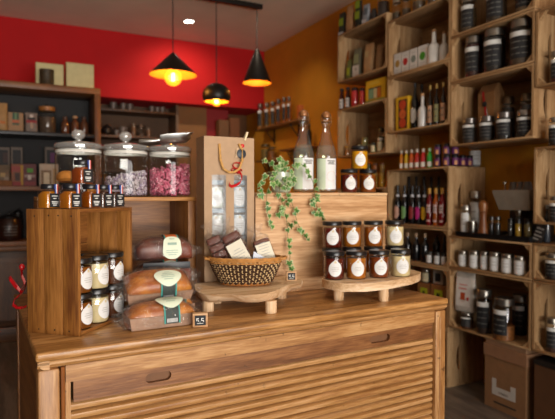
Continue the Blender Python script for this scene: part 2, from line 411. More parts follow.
# ================================================================== PLANK BOX, BOTTLES, IVY
P_Y = 1.77; pz = 1.317
px0, px1 = at_y(255.5, 193, P_Y).x, at_y(387, 193, P_Y).x
pb = thing('plank_box', 'pale pine plank box behind the basket with bottles and ivy on top', 'box', (0, 0, 0))
pw = wood(P_C, 'x', .7, .6, .15, .25, .06)
fb = MB(); hh = (pz - .95)
for k in range(1): fb.box((px0, P_Y, .95 + k*hh + .001), (px1, P_Y + .014, .95 + (k+1)*hh - .001), .0015)
part('front_panel', fb.mesh('front_panel', pw), pb)
bb = MB()
for k in range(1): bb.box((px0, P_Y + .176, .95 + k*hh + .001), (px1, P_Y + .19, .95 + (k+1)*hh - .001), .0015)
part('back_panel', bb.mesh('back_panel', pw), pb)
part('top_board', MB().box((px0, P_Y - .003, pz), (px1, P_Y + .193, pz + .012), .002).mesh('top_board', pw), pb)
for xx in (px0, px1 - .014): part('end_panel', MB().box((xx, P_Y + .0145, .951), (xx + .014, P_Y + .1755, pz)).mesh('end_panel', pw), pb)
PT = pz + .012
for px, y, nm, z, lb in ((349, P_Y + .065, RED_J, PT, 'dark honey jar with drop label on the plank box, nearer the swing top bottles'), (367.8, P_Y + .062, '#7a3a06', PT, 'dark amber honey jar with drop label at the outer end of the plank box'), (359.3, P_Y + .066, '#c98a0c', PT + .0985, 'golden honey jar with drop label stacked on two others on the plank box')):
    q = at_y(px, 185, y); jam_jar(lb, (q.x, q.y, z), rz + (.12 if nm == RED_J else 0), nm, .0345, .098, group='honey jars on the plank box')
def swing_bottle(label, px, y):
    q = at_y(px, 185, y); t = thing('swing_top_bottle', label, 'bottle', (q.x, q.y, PT), rz + .05, 'swing top bottles')
    r, h = .0425, .325
    prof = [(0,.004),(r*.8,.002),(r,.010),(r,.135),(r*.97,.155),(r*.84,.180),(r*.55,.215),(.0175,.245),(.0145,.262),(.0140,.292),(.0165,.294),(.0165,.302),(.013,.304)]
    part('glass_body', once('sb', lambda: MB().lathe(prof, 28).mesh('glass_body', BOTTLE)), t)
    part('drink', once('sd', lambda: MB().lathe([(0,.006),(r*.86,.006),(r*.955,.012),(r*.955,.150),(r*.9,.165),(r*.75,.190),(0,.190)], 24).mesh('drink', clear('pale_drink', '#f6f8ec', .02, .3, .1, 0, 40, .05))), t)
    def lab():
        m = MB(); m.patch(r*1.01, -1.15, -.18, .014, .137, 8, 1); m.patch(r*1.01, -.18, 1.0, .014, .137, 10, 0)
        for k, (w, z) in enumerate(((.42,.126),(.30,.120),(.36,.114))): m.patch(r*1.02, .40 - w, .40 + w, z, z + .0035, 5, 2)
        for k in range(28):
            a, b = 2*PI*k/28, 2*PI*(k+1)/28; f = lambda aa, rr: (r*1.02*math.sin(.4 + rr*math.cos(aa)/r), -r*1.02*math.cos(.4 + rr*math.cos(aa)/r), .066 + rr*math.sin(aa))
            m.bm.faces.new([m.bm.verts.new(f(a,.019)), m.bm.verts.new(f(b,.019)), m.bm.verts.new(f(b,.0205)), m.bm.verts.new(f(a,.0205))]).material_index = 3
        return m.mesh('label', WHITE, plain('#c3d0b4', .6), INK, plain('#d8c4b8', .6), normals=False)
    part('label', once('sl', lab), t)
    part('stopper', once('ss', lambda: MB().lathe([(0,.300),(.0125,.302),(.0165,.306),(.0175,.316),(.015,.324),(.008,.329),(0,.330)], 18).mesh('stopper', plain('#8a5a34', .35, .2, .3))), t)
    def wire():
        m = MB()
        for sgn in (-1, 1):
            m.tube([(sgn*.0185,0,.318),(sgn*.021,.002,.305),(sgn*.0205,-.004,.288),(sgn*.0175,-.010,.272),(sgn*.010,-.018,.262)], .0016, 6)
        m.tube([(.0185*math.cos(a), .0185*math.sin(a), .287) for a in [2*PI*k/16 for k in range(16)]], .0016, 6, True)
        m.tube([(-.0185,0,.318),(0,0,.3325),(.0185,0,.318)], .0016, 6)
        m.tube([(-.010,-.018,.262),(0,-.0205,.256),(.010,-.018,.262)], .0016, 6)
        return m.mesh('wire_bail', plain('#8d6a48', .3, .1, .9))
    part('wire_bail', once('sw', wire), t)
swing_bottle('clear swing top bottle with white label beside the ivy pot', 303.5, P_Y + .075)
swing_bottle('clear swing top bottle with pale label standing beside the honey jars', 326, P_Y + .07)
# ivy
iv = thing('ivy_plant', 'variegated ivy in a pale glazed pot trailing down the plank box', 'plant', at_y(281, 193, P_Y + .075).to_tuple()[:2] + (PT,))
ip = iv.location.copy()
part('pot', MB().lathe([(0,.001),(.032,0),(.036,.004),(.045,.05),(.047,.075),(.0475,.08),(.044,.08),(.042,.068),(0,.066)], 24).mesh('pot', plain('#a9b09a', .3, .12, 0, 20, .4)), iv)
part('soil', MB().lathe([(0,.070),(.025,.072),(.0415,.069),(.03,.064),(0,.064)], 16).mesh('soil', plain('#2a1c12', .9, .3, 0, 80, 0, .5)), iv)
def leaf(m, p, size, yaw, pitch, roll):
    o = [(0,-.1),(.30,-.32),(.52,-.12),(.38,.06),(.62,.34),(.30,.36),(.16,.62),(0,.98),(-.16,.62),(-.30,.36),(-.62,.34),(-.38,.06),(-.52,-.12),(-.30,-.32)]
    M = Matrix.Translation(p) @ Euler((pitch, roll, yaw)).to_matrix().to_4x4() @ Matrix.Scale(size, 4)
    f = lambda x, y: (x, -.12*abs(x) + .05*y*y*-1, y)
    out = [m.bm.verts.new(M @ Vector((x, .16*abs(x) + .10*y*y, y))) for x, y in o]
    inn = [m.bm.verts.new(M @ Vector((x*.80, .16*abs(x*.8) + .10*y*y - .012, .25 + (y - .25)*.80))) for x, y in o]
    c = m.bm.verts.new(M @ Vector((0, -.012, .22)))
    n = len(o)
    for i in range(n):
        j = (i+1) % n
        m.bm.faces.new([out[i], out[j], inn[j], inn[i]]).material_index = 0
        m.bm.faces.new([inn[i], inn[j], c]).material_index = 1 if random.random() < .8 else 2
lm = MB(); sm = MB(); rnd = random.Random(5)
def vine(pts, n, spread=2.2, s0=.0225):
    """pts: (px, py, y) stations down the box; a stem with leaves set along it"""
    P = [at_y(a, b, yy) - ip for a, b, yy in pts]; fine = []
    for a, b in zip(P, P[1:]): fine += [a.lerp(b, k/5) for k in range(5)]
    fine.append(P[-1]); sm.tube(fine, .0012, 5)
    for k in range(n):
        t = (k + rnd.random()*.6 + .2)/n*(len(fine)-1); i = int(t); q = fine[i].lerp(fine[min(i+1, len(fine)-1)], t-i)
        off = Vector((rnd.uniform(-1,1)*.004*spread, -rnd.uniform(.004,.016), rnd.uniform(-1,1)*.003*spread))
        sm.tube([q, q + off], .0007, 4)
        leaf(lm, q + off, s0*rnd.uniform(.7,1.2), -.4 + rnd.uniform(-.7,.7), rnd.uniform(-.5,.35), PI + rnd.uniform(-.9,.9))
F1, F2, F0 = P_Y - .020, P_Y + .03, P_Y + .075
top = (281, 172, F0)
vine([top, (270,163,F2), (261,160,F2)], 5)
vine([top, (268,172,F2), (262,178,F2), (257,188,F1), (258,194,F1)], 8)
vine([top, (272,180,F2), (267,191,F1), (266,208,F1), (270,222,F1), (271,229,F1)], 9)
vine([top, (283,178,F2), (279,192,F1), (283,206,F1), (287,222,F1), (288,240,F1), (290,256,F1-.02), (289,268,F1-.02)], 15)
vine([top, (287,176,F2), (288,192,F1), (293,206,F1), (297,222,F1), (303,234,F1), (309,240,F1)], 13)
vine([top, (292,165,F2), (301,164,F2-.02), (308,170,F2-.03), (313,182,F1), (315,196,F1), (318,212,F1), (326,220,F1)], 15)
vine([top, (276,167,F2), (283,165,F2), (291,172,F2)], 7)
vine([top, (275,183,F2), (283,187,F2-.005), (290,190,F1)], 7)
vine([(313,196,F1), (311,208,F1), (316,216,F1)], 4)
vine([(288,200,F1), (280,212,F1), (276,216,F1)], 4)
vine([top, (285,160,F0), (277,158,F0)], 4); vine([top, (294,176,F2), (291,184,F2)], 4)
part('stem', sm.mesh('stem', plain('#6a6a34', .6, .2)), iv)
part('foliage', lm.mesh('foliage', plain('#b4be8a', .5, .12), plain('#406c2c', .5, .25, 0, 60), plain('#6f9448', .5, .2, 0, 60), normals=False), iv)

# ================================================================== GIFT BAG
GY = 1.745; gx0, gx1 = at_y(204, 140, GY).x, at_y(254, 140, GY).x; gzt = at_y(229, 137, GY).z; GW = gx1 - gx0; GH = gzt - .95; GD = .085
bag = thing('gift_bag', 'tall kraft paper gift bag with two window strips showing jars', 'gift bag', (gx0, GY, .95))
kf = plain('#a88a6c', .8, .06, 0, 40)
wz1 = at_y(229, 175, GY).z - .95; wz0 = .16
def wx_(p): return at_y(p, 180, GY).x - gx0
holes = [[(wx_(212),wz0),(wx_(226),wz0),(wx_(226),wz1),(wx_(212),wz1)], [(wx_(234),wz0),(wx_(247),wz0),(wx_(247),wz1),(wx_(234),wz1)]]
part('front_panel', MB().prism([(0,0),(GW,0),(GW,GH),(0,GH)], -.0012, 0, holes, M=stand()).mesh('front_panel', kf, smooth=0), bag)
sd = MB(); g = .012
sd.box((0,.0012,0),(.001,GD-.001,GH)); sd.box((GW-.001,.0012,0),(GW,GD-.001,GH)); sd.box((.001,.0012,0),(GW-.001,GD-.001,.0015))
part('gusset', sd.mesh('gusset', plain('#9a7550', .8, .06, 0, 40), smooth=0), bag)
part('back_panel', MB().box((0,GD-.001,0),(GW,GD,GH)).mesh('back_panel', kf, smooth=0), bag)
for hq in holes: part('window_film', MB().box((hq[0][0]-.003,.0014,wz0-.003),(hq[1][0]+.003,.0018,wz1+.003)).mesh('window_film', FILM2, smooth=0), bag)
hp = [(wx_(219), at_y(219,144,GY).z-.95), (wx_(219.5), at_y(220,160,GY).z-.95), (wx_(222), at_y(222,169,GY).z-.95), (wx_(227), at_y(227,172.5,GY).z-.95), (wx_(232), at_y(232,172.5,GY).z-.95), (wx_(237.5), at_y(238,169,GY).z-.95), (wx_(241), at_y(241,160,GY).z-.95), (wx_(241), at_y(241,150,GY).z-.95), (wx_(238.5), at_y(238,144,GY).z-.95)]
part('handle', MB().tube([(a, -.005 - .012*math.sin(PI*k/8), b) for k, (a, b) in enumerate(hp)], .0046, 7).mesh('handle', plain('#b88a4c', .8, .2, 0, 120)), bag)
rb = MB(); cx_, cz_ = wx_(236), at_y(236,172,GY).z - .95
for (dx, dz, s_) in ((0,.005,.014), (-.008,-.012,.011), (.008,-.014,.009)):
    rb.strip([(cx_+dx+s_*math.cos(a)*1.1, -.010-.004*math.sin(2*a), cz_+.016+dz+s_*.8*math.sin(a)) for a in [2*PI*k/14 for k in range(13)]], (0,-.009,.003))
rb.strip([(wx_(a), -.010 - .004*math.sin(k), at_y(a,b,GY).z-.95) for k, (a, b) in enumerate(((237,170),(239.5,174),(240.5,178),(239,182.5),(235,185.5),(231,186.5),(228.5,185),(228,182)))], (0,-.004,.009))
part('ribbon_knot', MB().ball((wx_(242), -.006, at_y(242,146,GY).z-.95), .007, .004, .007).mesh('ribbon_knot', plain('#c0171a', .3, .15)), bag)
part('ribbon', rb.mesh('ribbon', plain('#c0171a', .3, .15)), bag)
part('seal', MB().lathe([(0,0),(.017,0),(.0175,.002),(.015,.0035),(0,.004)], 22, M=T(wx_(240.5), -.008, at_y(240,154,GY).z-.95, PI/2)).mesh('seal', plain('#1f2a35', .5, .3, 0, 200)), bag)
part('swing_tag', MB().prism([(-.009,-.016),(.010,-.016),(.010,.012),(.002,.019),(-.003,.017)], 0, .001, M=T(wx_(237), -.0045, at_y(237,153,GY).z-.95, PI/2, 0, 0)).mesh('swing_tag', plain('#c4a684', .8), smooth=0), bag)
solo('wooden_peg', MB().box((-.0035,-.006,-.012),(.0035,-.001,.020),.001).box((-.0035,.001,-.012),(.0035,.006,.020),.001).mesh('wooden_peg', plain('#d8c6a0', .7)), 'small pale wooden peg clipped on the top edge of the gift bag', 'peg', (wx_(245.5)+gx0, GY, gzt + .002), rot=(0, .35, 0))
for col, (pp, nm) in enumerate(((219,'first'),(240.5,'second'))):
    for row in range(3):
        z0 = .95 + .0025 + .10*row + (.12 if True else 0)
        jam_jar(f'{["bottom","middle","top"][row]} {["white","blue tinged white"][col]} jar behind the {nm} window strip of the gift bag', (gx0 + GW*(.27 if col == 0 else .72), GY + .044, z0), .05 if col else -.1, ('#cfd3c4', '#b4c0c8')[col], .034, .0995, '#8294a0', group='jars packed in the gift bag', drop=.85)
part('inner_tray', MB().box((.004,.006,.0016),(GW-.004,GD-.004,.119),.001).mesh('inner_tray', kf), bag)

# ================================================================== BOX WITH THE THREE CANDY JARS
SY_, SD = 1.87, .26; sx0, sx1 = at_y(37, 197, SY_).x, at_y(196, 197, SY_).x; SZ = at_y(160, 197, SY_).z
cb = thing('open_display_box', 'brown open fronted wooden box behind the loaves holding up three candy jars', 'box', (0, 0, 0))
kx, kz = wood(K_C, 'x', .9, .5, .15, .2), wood(K_C, 'z', .9, .5, .15, .2)
part('top_board', MB().box((sx0, SY_, SZ - .014), (sx1, SY_ + SD, SZ), .002).mesh('top_board', wood(('#7a4a1c','#a06a30','#b98547'), 'x', .9, .5, .15)), cb)
for xx in (sx0, sx1 - .03): part('side_panel', MB().box((xx, SY_ + .001, .95), (xx + .03, SY_ + SD - .001, SZ - .0145), .002).mesh('side_panel', kz), cb)
part('back_panel', MB().box((sx0 + .0305, SY_ + SD - .016, .951), (sx1 - .0305, SY_ + SD - .002, SZ - .015)).mesh('back_panel', kx), cb)
def candy_jar(label, px, y, fillfn, contents):
    q = at_y(px, 195, y); t = thing('candy_jar', label, 'jar', (q.x, q.y, SZ), 0, 'big glass candy jars')
    r, h = .080, .172
    part('glass_body', once('cj', lambda: MB().lathe([(0,.003),(r*.9,.0),(r,.010),(r,.145),(r*.98,.152),(r*.96,.160),(r*1.02,.166),(r*1.02,.172),(r*.95,.173),(r*.95,.150)], 36).mesh('glass_body', GLASS)), t)
    ld = part('lid', once('cjl', lambda: MB().lathe([(r*.9,.166),(r*.92,.174),(r*1.03,.1745),(r*1.04,.182),(r*.98,.189),(r*.6,.196),(.02,.199),(.012,.201),(0,.201)], 36).mesh('lid', clear('lid_glass', '#f8fafa', .20, .9, .12, 0, 40, .12))), t)
    if 'knob' in contents: part('knob', once('cjk', lambda: MB().lathe([(.010,.200),(.011,.206),(.020,.212),(.0245,.222),(.022,.232),(.013,.239),(0,.241)], 20).mesh('knob', clear('lid_glass'))), ld)
    part('seal_ring', once('cjs', lambda: MB().lathe([(r*.955,.156),(r*.975,.158),(r*.975,.165),(r*.955,.167)], 32).mesh('seal_ring', plain('#d8d4cc', .6))), t)
    return fillfn(t, q)
# cookies
def cookies(t, q):
    rn = random.Random(3)
    for k in range(6):
        a = -1.9 + k*PI*2/3 + (.7 if k > 2 else 0); rr = .0408; z = .008 + (.046 if k > 2 else 0)
        dk = k in (0, 2, 3)
        m = MB().lathe([(0,0),(.026,0),(.034,.008),(.035,.018),(.030,.030),(.016,.038),(0,.040)], 18)
        solo('cookie', m.mesh('cookie', plain('#3e2012', .8, .2, 0, 60, 0, .3) if dk else plain('#c07a2c', .8, .2, 0, 60, 0, .3)), ('dark chocolate cookie' if dk else 'golden round cookie') + ' inside the candy jar behind the small honey jars', 'cookie', (q.x + rr*math.cos(a), q.y + rr*math.sin(a), SZ + z), a, 'cookies in the candy jar', rot=(rn.uniform(-.12,.12), rn.uniform(-.12,.12), a))
def chips(cols, seed, top, spread=.074, size=.0125, n=950):
    def f(t, q):
        rn = random.Random(seed); m = MB()
        for k in range(n):
            a = rn.random()*2*PI; rr = spread*math.sqrt(rn.random()) if k % 2 else spread*rn.uniform(.86,1)
            ztop = top*(1 + .18*math.sin(a + seed)*rr/spread)
            z = .008 + rn.random()*(ztop - .008); s = size*rn.uniform(.6,1.1)
            M = T(rr*math.cos(a), rr*math.sin(a), z, rn.random()*6, rn.random()*6, rn.random()*6)
            m.box((-s/2,-s*.38,-s*.2),(s/2,s*.38,s*.2), 0, rn.choice(range(len(cols))), M)
        for v in m.bm.verts:
            d = math.hypot(v.co.x, v.co.y)
            if d > .0765: v.co.x *= .0765/d; v.co.y *= .0765/d
            v.co.z = min(max(v.co.z, .004), .150)
        o = solo('sweets', m.mesh('sweets', *[plain(c, .55, .15, 0, 60) for c in cols], smooth=0), {1: 'pink sugared sweets filling the candy jar under the metal scoop', 2: 'pale mauve and white dried flowers in the middle candy jar'}[seed], 'sweets', (q.x, q.y, SZ))
        o['kind'] = 'stuff'
    return f
candy_jar('lidded glass candy jar of cookies behind the small honey jars', 79, SY_ + .15, cookies, 'knob')
candy_jar('lidded glass candy jar with pale mauve dried flowers between two others', 126, SY_ + .135, chips(('#a99aa6','#c4babf','#938397','#b3a6ac'), 2, .080), 'knob')
candy_jar('glass candy jar full of pink sweets with metal scoop on its lid', 170, SY_ + .13, chips(('#c8687f','#d27c90','#bd5a74','#da94a2'), 1, .112), '')
# scoop lying on the third jar
q = at_y(174, 140, SY_ + .11)
sc = thing('metal_scoop', 'shiny metal sweet scoop lying on the lid of the pink candy jar', 'scoop', (q.x - .005, q.y, SZ + .199), -.25)
rings = []
for k, (x, w, dz) in enumerate(((-.048,.020,.010),(-.046,.026,.0),(-.02,.030,0),(.02,.032,.001),(.05,.030,.006),(.066,.020,.020))):
    pts = [(x + (.012 if abs(j-4) == 4 else 0)*(1 if k > 3 else 0), w*math.sin(-PI/2 + PI*j/8), .002 + dz + w*1.15*(1 - math.cos(-PI/2 + PI*j/8))) for j in range(9)]
    rings.append(pts + [(p[0], p[1]*.95, p[2] + .0016) for p in reversed(pts)])
part('bowl', MB().loft(rings).mesh('bowl', plain('#b9bab8', .28, .06, 1)), sc)
part('handle', MB().tube([(-.047,0,.016),(-.07,0,.012),(-.12,0,.010),(-.125,0,.010)], [.006,.007,.008,.005], 10).mesh('handle', plain('#b9bab8', .28, .06, 1)), sc)

# ================================================================== TALL CRATE ON THE COUNTER
KA = math.atan2(.733, .68); KW, KD, KH = .262, .162, .333
kc = thing('upright_crate', 'brown wooden crate standing on end at the counter corner with jars inside', 'crate', (.161, 1.459, .95), KA)
kl = MB(); yb = [0, KD*.30, KD*.66, KD]
for a, b in zip(yb, yb[1:]): kl.box((0, a + .0006, 0), (.011, b - .0008, KH), .001)
for (yy, zz) in ((.02,.315),(.06,.316),(.09,.316),(.135,.314),(.03,.012),(.075,.013),(.125,.012)):
    kl.lathe([(0,-.0008),(.0022,-.0008),(.0022,.001),(0,.001)], 8, mi=1, M=T(0, yy, zz, 0, PI/2))
part('side_panel', kl.mesh('side_panel', wood(('#5e3311','#80501f','#99652f'), 'z', .8, .5, .15, .2, .06), plain('#1c120a', .6)), kc)
kr = MB()
for a, b in zip(yb, yb[1:]): kr.box((KW - .011, a + .0006, 0), (KW, b - .0008, KH), .001)
part('side_panel', kr.mesh('side_panel', wood(('#5e3311','#80501f','#99652f'), 'z', .8, .5, .15, .2, .06)), kc)
kb = MB()
for k in range(3): kb.box((.0115, KD - .010, KH*k/3 + .001), (KW - .0115, KD, KH*(k+1)/3 - .001))
part('back_panel', kb.mesh('back_panel', kx), kc)
part('top_board', MB().box((.0112, .0006, KH - .010), (KW - .0112, KD - .0104, KH), .001).mesh('top_board', kx), kc)
part('bottom_board', MB().box((.0112, .0006, .001), (KW - .0112, KD - .0104, .010), .001).mesh('bottom_board', kx), kc)
def kpt(x, y, z): return Vector((.161 + x*math.cos(KA) - y*math.sin(KA), 1.459 + x*math.sin(KA) + y*math.cos(KA), .95 + z))
kn = {0: ('amber', '#6e3a08'), 1: ('cream', '#cdbb8e'), 2: ('dark brown', '#4a2206')}
for lv in range(2):
    for i, x in enumerate((.047, .124, .201)):
        p = kpt(x, .034, .0105 + lv*.0955); n, c = kn[i]
        jam_jar(f'{n} jar with drop label in the {"upper" if lv else "lower"} layer inside the upright crate', p, KA - .15, c, .0345, .095, group='jars inside the upright crate')
    for i, x in enumerate((.085, .162)):
        p = kpt(x, .103, .0105 + lv*.0955)
        jam_jar(f'{("dark", "amber")[i]} jar at the back of the {"upper" if lv else "lower"} layer in the upright crate', p, KA, ('#3a1c08', '#5a2c08')[i], .0345, .095, group='jars inside the upright crate')
# little square honey jars on top of the crate
def square_jar(label, p, a, col, s=.047, h=.066):
    t = thing('square_honey_jar', label, 'jar', p, a, 'square honey jars on the upright crate')
    def body(s, h, inset=0):
        rings = []
        for (z, k, rr) in ((0,.96,.008),(.003,1,.008),(h*.66,1,.008),(h*.76,.86,.012),(h*.82,.80,.016)):
            w = s/2*k - inset; pts = []
            for cx, cy, a0 in ((w-rr,w-rr,0),(-w+rr,w-rr,PI/2),(-w+rr,-w+rr,PI),(w-rr,-w+rr,1.5*PI)):
                pts += [(cx + rr*math.cos(a0 + PI/2*j/3), cy + rr*math.sin(a0 + PI/2*j/3), z + (.002 if inset and z == 0 else 0)) for j in range(4)]
            rings.append(pts)
        return rings
    part('glass_body', once('sqg', lambda: MB().loft(body(s, h), cap=True).mesh('glass_body', GLASS)), t)
    part('honey', once(('sqh', col), lambda: MB().loft(body(s, h*.86, .0016)).mesh('honey', juice(col))), t)
    part('lid', once('sql', lambda: MB().lathe([(0,h*.80),(s*.43,h*.80),(s*.45,h*.83),(s*.45,h*.96),(s*.42,h),(0,h)], 22).mesh('lid', plain('#15151a', .3))), t)
    def lab():
        m = MB(); y = -s/2 - .0006
        m.box((-s*.30, y, h*.06), (s*.34, y + .0004, h*.62), 0, 0)
        for (z, w) in ((.50,.20),(.40,.12),(.27,.22),(.21,.20),(.13,.14)): m.box((-w*s + .001, y - .0004, h*z), (w*s, y, h*z + .0022), 0, 1)
        return m.mesh('label', BLACKLABEL, CHALK, smooth=0)
    part('label', once('sqlab', lab), t)
    def tri():
        m = MB()
        for k, mi in enumerate((0, 1, 2)): 
            x0 = s*.02 + k*.0030; m.box((x0, -s/2 - .0012, h*.62), (x0 + .0030, -s/2 - .0004, h*.80), 0, mi); m.box((x0, -s/2 - .0012, h*.80), (x0 + .0030, -s*.44, h*.995), 0, mi)
        return m.mesh('seal_strip', plain('#3b4f9a', .5), WHITE, plain('#c8382e', .5), smooth=0)
    part('seal_strip', once('sqs', tri), t, 'blue, white and red paper seal strip')
    return t
KT = KH + .0003
for (lb, x, y, z, c) in (
    ('golden honey jar at the outer end of the row on the upright crate', .030, .112, 0, '#b06a0a'),
    ('golden honey jar on the front corner of the upright crate, under the raised jar', .032, .046, 0, '#a65c08'),
    ('amber honey jar third along the row on the upright crate, beside the raised jar', .097, .030, 0, '#8a4206'),
    ('dark brown honey jar fourth along the row on the upright crate', .156, .030, 0, '#3f1a08'),
    ('dark brown honey jar at the inner end of the row on the upright crate', .214, .030, 0, '#3a1608'),
    ('reddish amber honey jar raised on top of the others on the upright crate', .080, .044, .0664, '#8a3806')):
    square_jar(lb, kpt(x, y, KT + z), KA - .28, c)
# red curling ribbon at the back corner
rr_ = MB(); RP = [at_y(a, b, 1.74) for a, b in ((21.5,268),(22,276),(25,283),(20,290),(14,283),(9.5,277.5),(10,279),(16,287),(22,293),(25,288),(26,282),(24,290),(19,296),(14,300),(13,304),(17,308),(22,308.5),(26,306))]
rr_.strip([p + Vector((0, .012*math.sin(k*1.7), 0)) for k, p in enumerate(RP)], (.004, .006, .006))
rr_.ball(at_y(22, 267, 1.74), .008, .006, .010)
solo('curled_ribbon', rr_.mesh('curled_ribbon', plain('#b5121a', .35, .1)), 'curled red gift ribbon at the back corner of the counter behind the upright crate', 'ribbon')

# ================================================================== LOAVES
def loaf_rings(L, W, H, nx=20, na=22, jit=0, seed=0, grow=0, tail=0, flat=.5):
    rn = random.Random(seed); rings = []
    xs = [-1 + 2*k/nx for k in range(nx + 1)]
    for x in xs:
        e = (1 - abs(x)**3.2)**.5 if abs(x) < 1 else .0
        e = max(e, .22); ring = []
        for j in range(na):
            a = 2*PI*j/na; ca, sa = math.cos(a), math.sin(a)
            yy = (W/2 + grow)*math.copysign(abs(ca)**.6, ca)*(.78 + .22*e)
            zz = H*flat + (H*(1-flat) + grow)*abs(sa)**.95*e if sa >= 0 else H*flat - (H*flat)*abs(sa)**.35
            px = x*(L/2 + grow) + rn.uniform(-jit, jit)
            ring.append((px, yy + rn.uniform(-jit, jit), max(.0006, zz + rn.uniform(-jit, jit))))
        rings.append(ring)
    return rings
def wrapped_loaf(label, loc, rot, cols, tape, tray=True, seed=1, L=.185, W=.096, H=.067, lab='top'):
    t = thing('wrapped_loaf', label, 'loaf cake', loc, 0, 'loaf cakes in clear wrap', rot)
    m, nt, b = base('crust'); N, K = nt.nodes, nt.links
    tc = N.new('ShaderNodeTexCoord'); nz = N.new('ShaderNodeTexNoise'); nz.inputs['Scale'].default_value = 16; nz.inputs['Detail'].default_value = 6
    K.new(tc.outputs['Object'], nz.inputs['Vector']); rp = N.new('ShaderNodeValToRGB'); e = rp.color_ramp.elements
    e[0].position = .35; e[0].color = C(cols[0]); e[1].position = .7; e[1].color = C(cols[1])
    K.new(nz.outputs['Fac'], rp.inputs['Fac']); K.new(rp.outputs['Color'], b.inputs['Base Color']); b.inputs['Roughness'].default_value = .4
    bp = N.new('ShaderNodeBump'); bp.inputs['Strength'].default_value = .4; bp.inputs['Distance'].default_value = .004; K.new(nz.outputs['Fac'], bp.inputs['Height']); K.new(bp.outputs['Normal'], b.inputs['Normal'])
    part('cake', MB().loft(loaf_rings(L, W, H, flat=.5)).mesh('cake', m, smooth=70), t)
    if tray:
        tr = MB(); zt = H*.52
        out = [(-L/2-.003,-W/2-.003),(L/2+.003,-W/2-.003),(L/2+.003,W/2+.003),(-L/2-.003,W/2+.003)]
        for i in range(4):
            a, c = out[i], out[(i+1)%4]; n = 10
            for k in range(n):
                p = [a[0]+(c[0]-a[0])*k/n, a[1]+(c[1]-a[1])*k/n]; q = [a[0]+(c[0]-a[0])*(k+1)/n, a[1]+(c[1]-a[1])*(k+1)/n]
                tr.bm.faces.new([tr.bm.verts.new((p[0]*.95,p[1]*.95,.0012)), tr.bm.verts.new((q[0]*.95,q[1]*.95,.0012)), tr.bm.verts.new((q[0],q[1],zt)), tr.bm.verts.new((p[0],p[1],zt))])
        bmesh.ops.remove_doubles(tr.bm, verts=tr.bm.verts[:], dist=.0002)
        part('paper_tray', tr.mesh('paper_tray', plain('#977862', .7, .2, 0, 50), smooth=30), t)
    g = .005; rg = loaf_rings(L, W, H, 26, 26, .0030, seed, g)
    w = MB(); w.loft(rg, cap=False)
    rn = random.Random(seed + 9)
    for sgn in (-1, 1):                                   # gathered ends
        rings = [[Vector(p) for p in (rg[0] if sgn < 0 else rg[-1])]]
        for k, (dx, kz, ky) in enumerate(((.008,.8,.95),(.016,.45,1.0),(.026,.55,1.05))):
            rings.append([Vector((sgn*(L/2 + g + dx + rn.uniform(-.004,.004)), p.y*ky + rn.uniform(-.003,.003), max(.001, H*.42 + (p.z - H*.42)*kz + rn.uniform(-.003,.003)))) for p in rings[0]])
        w.loft(rings, cap=False)
    part('plastic_wrap', w.mesh('plastic_wrap', FILM, smooth=0, normals=True), t)
    lb = MB()
    def prof(y):                                          # height of the wrap's top over y
        ca = min(1, abs(y)/((W/2 + g)))**(1/.6); sa = math.sqrt(max(0, 1 - ca*ca)); return H*.5 + (H*.5 + g)*sa**.95 + .0028
    def on(u, s):                                         # s runs over the front and top: 0 = front base, grows upward and back
        zt = H*.5
        if s < zt: return (u, -W/2 - g - .002, s)
        y = -W/2 - g + (s - zt); return (u, y*1.0, prof(y) if y > -W/2 - g + 1e-6 else zt)
    bx0, bx1 = .002, .040
    def band(x0, x1, mi, s0, s1, lift=0):
        n = 16; rows = []
        for k in range(n + 1):
            s = s0 + (s1 - s0)*k/n; row = []
            for x in (x0, x1):
                p = on(x, s); row.append(lb.bm.verts.new((p[0], p[1] - lift, p[2] + lift)))
            rows.append(row)
        for a, b in zip(rows, rows[1:]): lb.bm.faces.new([a[0], a[1], b[1], b[0]]).material_index = mi
    s0, s1 = (.012, H*.5 + .05) if lab == 'top' else (H*.40 + .02, H*.5 + W*.95)
    band(bx0, bx1, 1, s0, s1); band(bx0 - .004, bx0, 2, s0, s1); band(bx1, bx1 + .004, 2, s0, s1)
    if tape == 'black':
        for k in range(9): band(bx0 + .004 + .0034*k, bx0 + .0058 + .0034*k, 3, s0 + .003, s0 + .014, .0006)
    oc, n = (H*.5 + .030 if lab == 'top' else H*.40), 26; ou = .021
    rw, rh = (.040, .027) if lab == 'top' else (.031, .026)
    prev = None
    for f in (.02, .4, .75, 1):
        row = []
        for k in range(n):
            a = 2*PI*k/n; p = on(ou + rw*f*math.cos(a), oc + rh*f*math.sin(a)); row.append(lb.bm.verts.new((p[0], p[1] - .0012, p[2] + .0012)))
        if prev:
            for k in range(n): lb.bm.faces.new([prev[k], row[k], row[(k+1)%n], prev[(k+1)%n]]).material_index = 0
        prev = row
    for k, wd in enumerate((.010,.018,.024,.024,.016)): 
        band(ou - wd*.8, ou + wd*.8, 4, oc + .015 - .007*k, oc + .0168 - .007*k, .0024)
    part('label', lb.mesh('label', plain('#d3dcc6', .6, .04), {'orange': plain('#d2672a', .6), 'black': plain('#2a3330', .6, .3, 0, 150)}[tape], plain('#2f8f86', .6), WHITE, plain('#8fa79a', .7), normals=False), t)
    return t
DK, OR = ('#3e1407', '#76300f'), ('#8a3b0d', '#d08830')
wrapped_loaf('golden loaf cake in a paper tray at the counter edge beside the price block', (.382, 1.495, .9505), (0,0,.03), OR, 'black', True, 1)
wrapped_loaf('golden loaf cake mostly hidden behind the front loaf and against the upright crate', (.432, 1.610, .9505), (0,0,.15), OR, 'black', True, 2, .14)
wrapped_loaf('golden loaf cake with oval label lying on top of the two lower loaves', (.394, 1.572, 1.028), (.44,-.02,-.02), OR, 'black', True, 3)
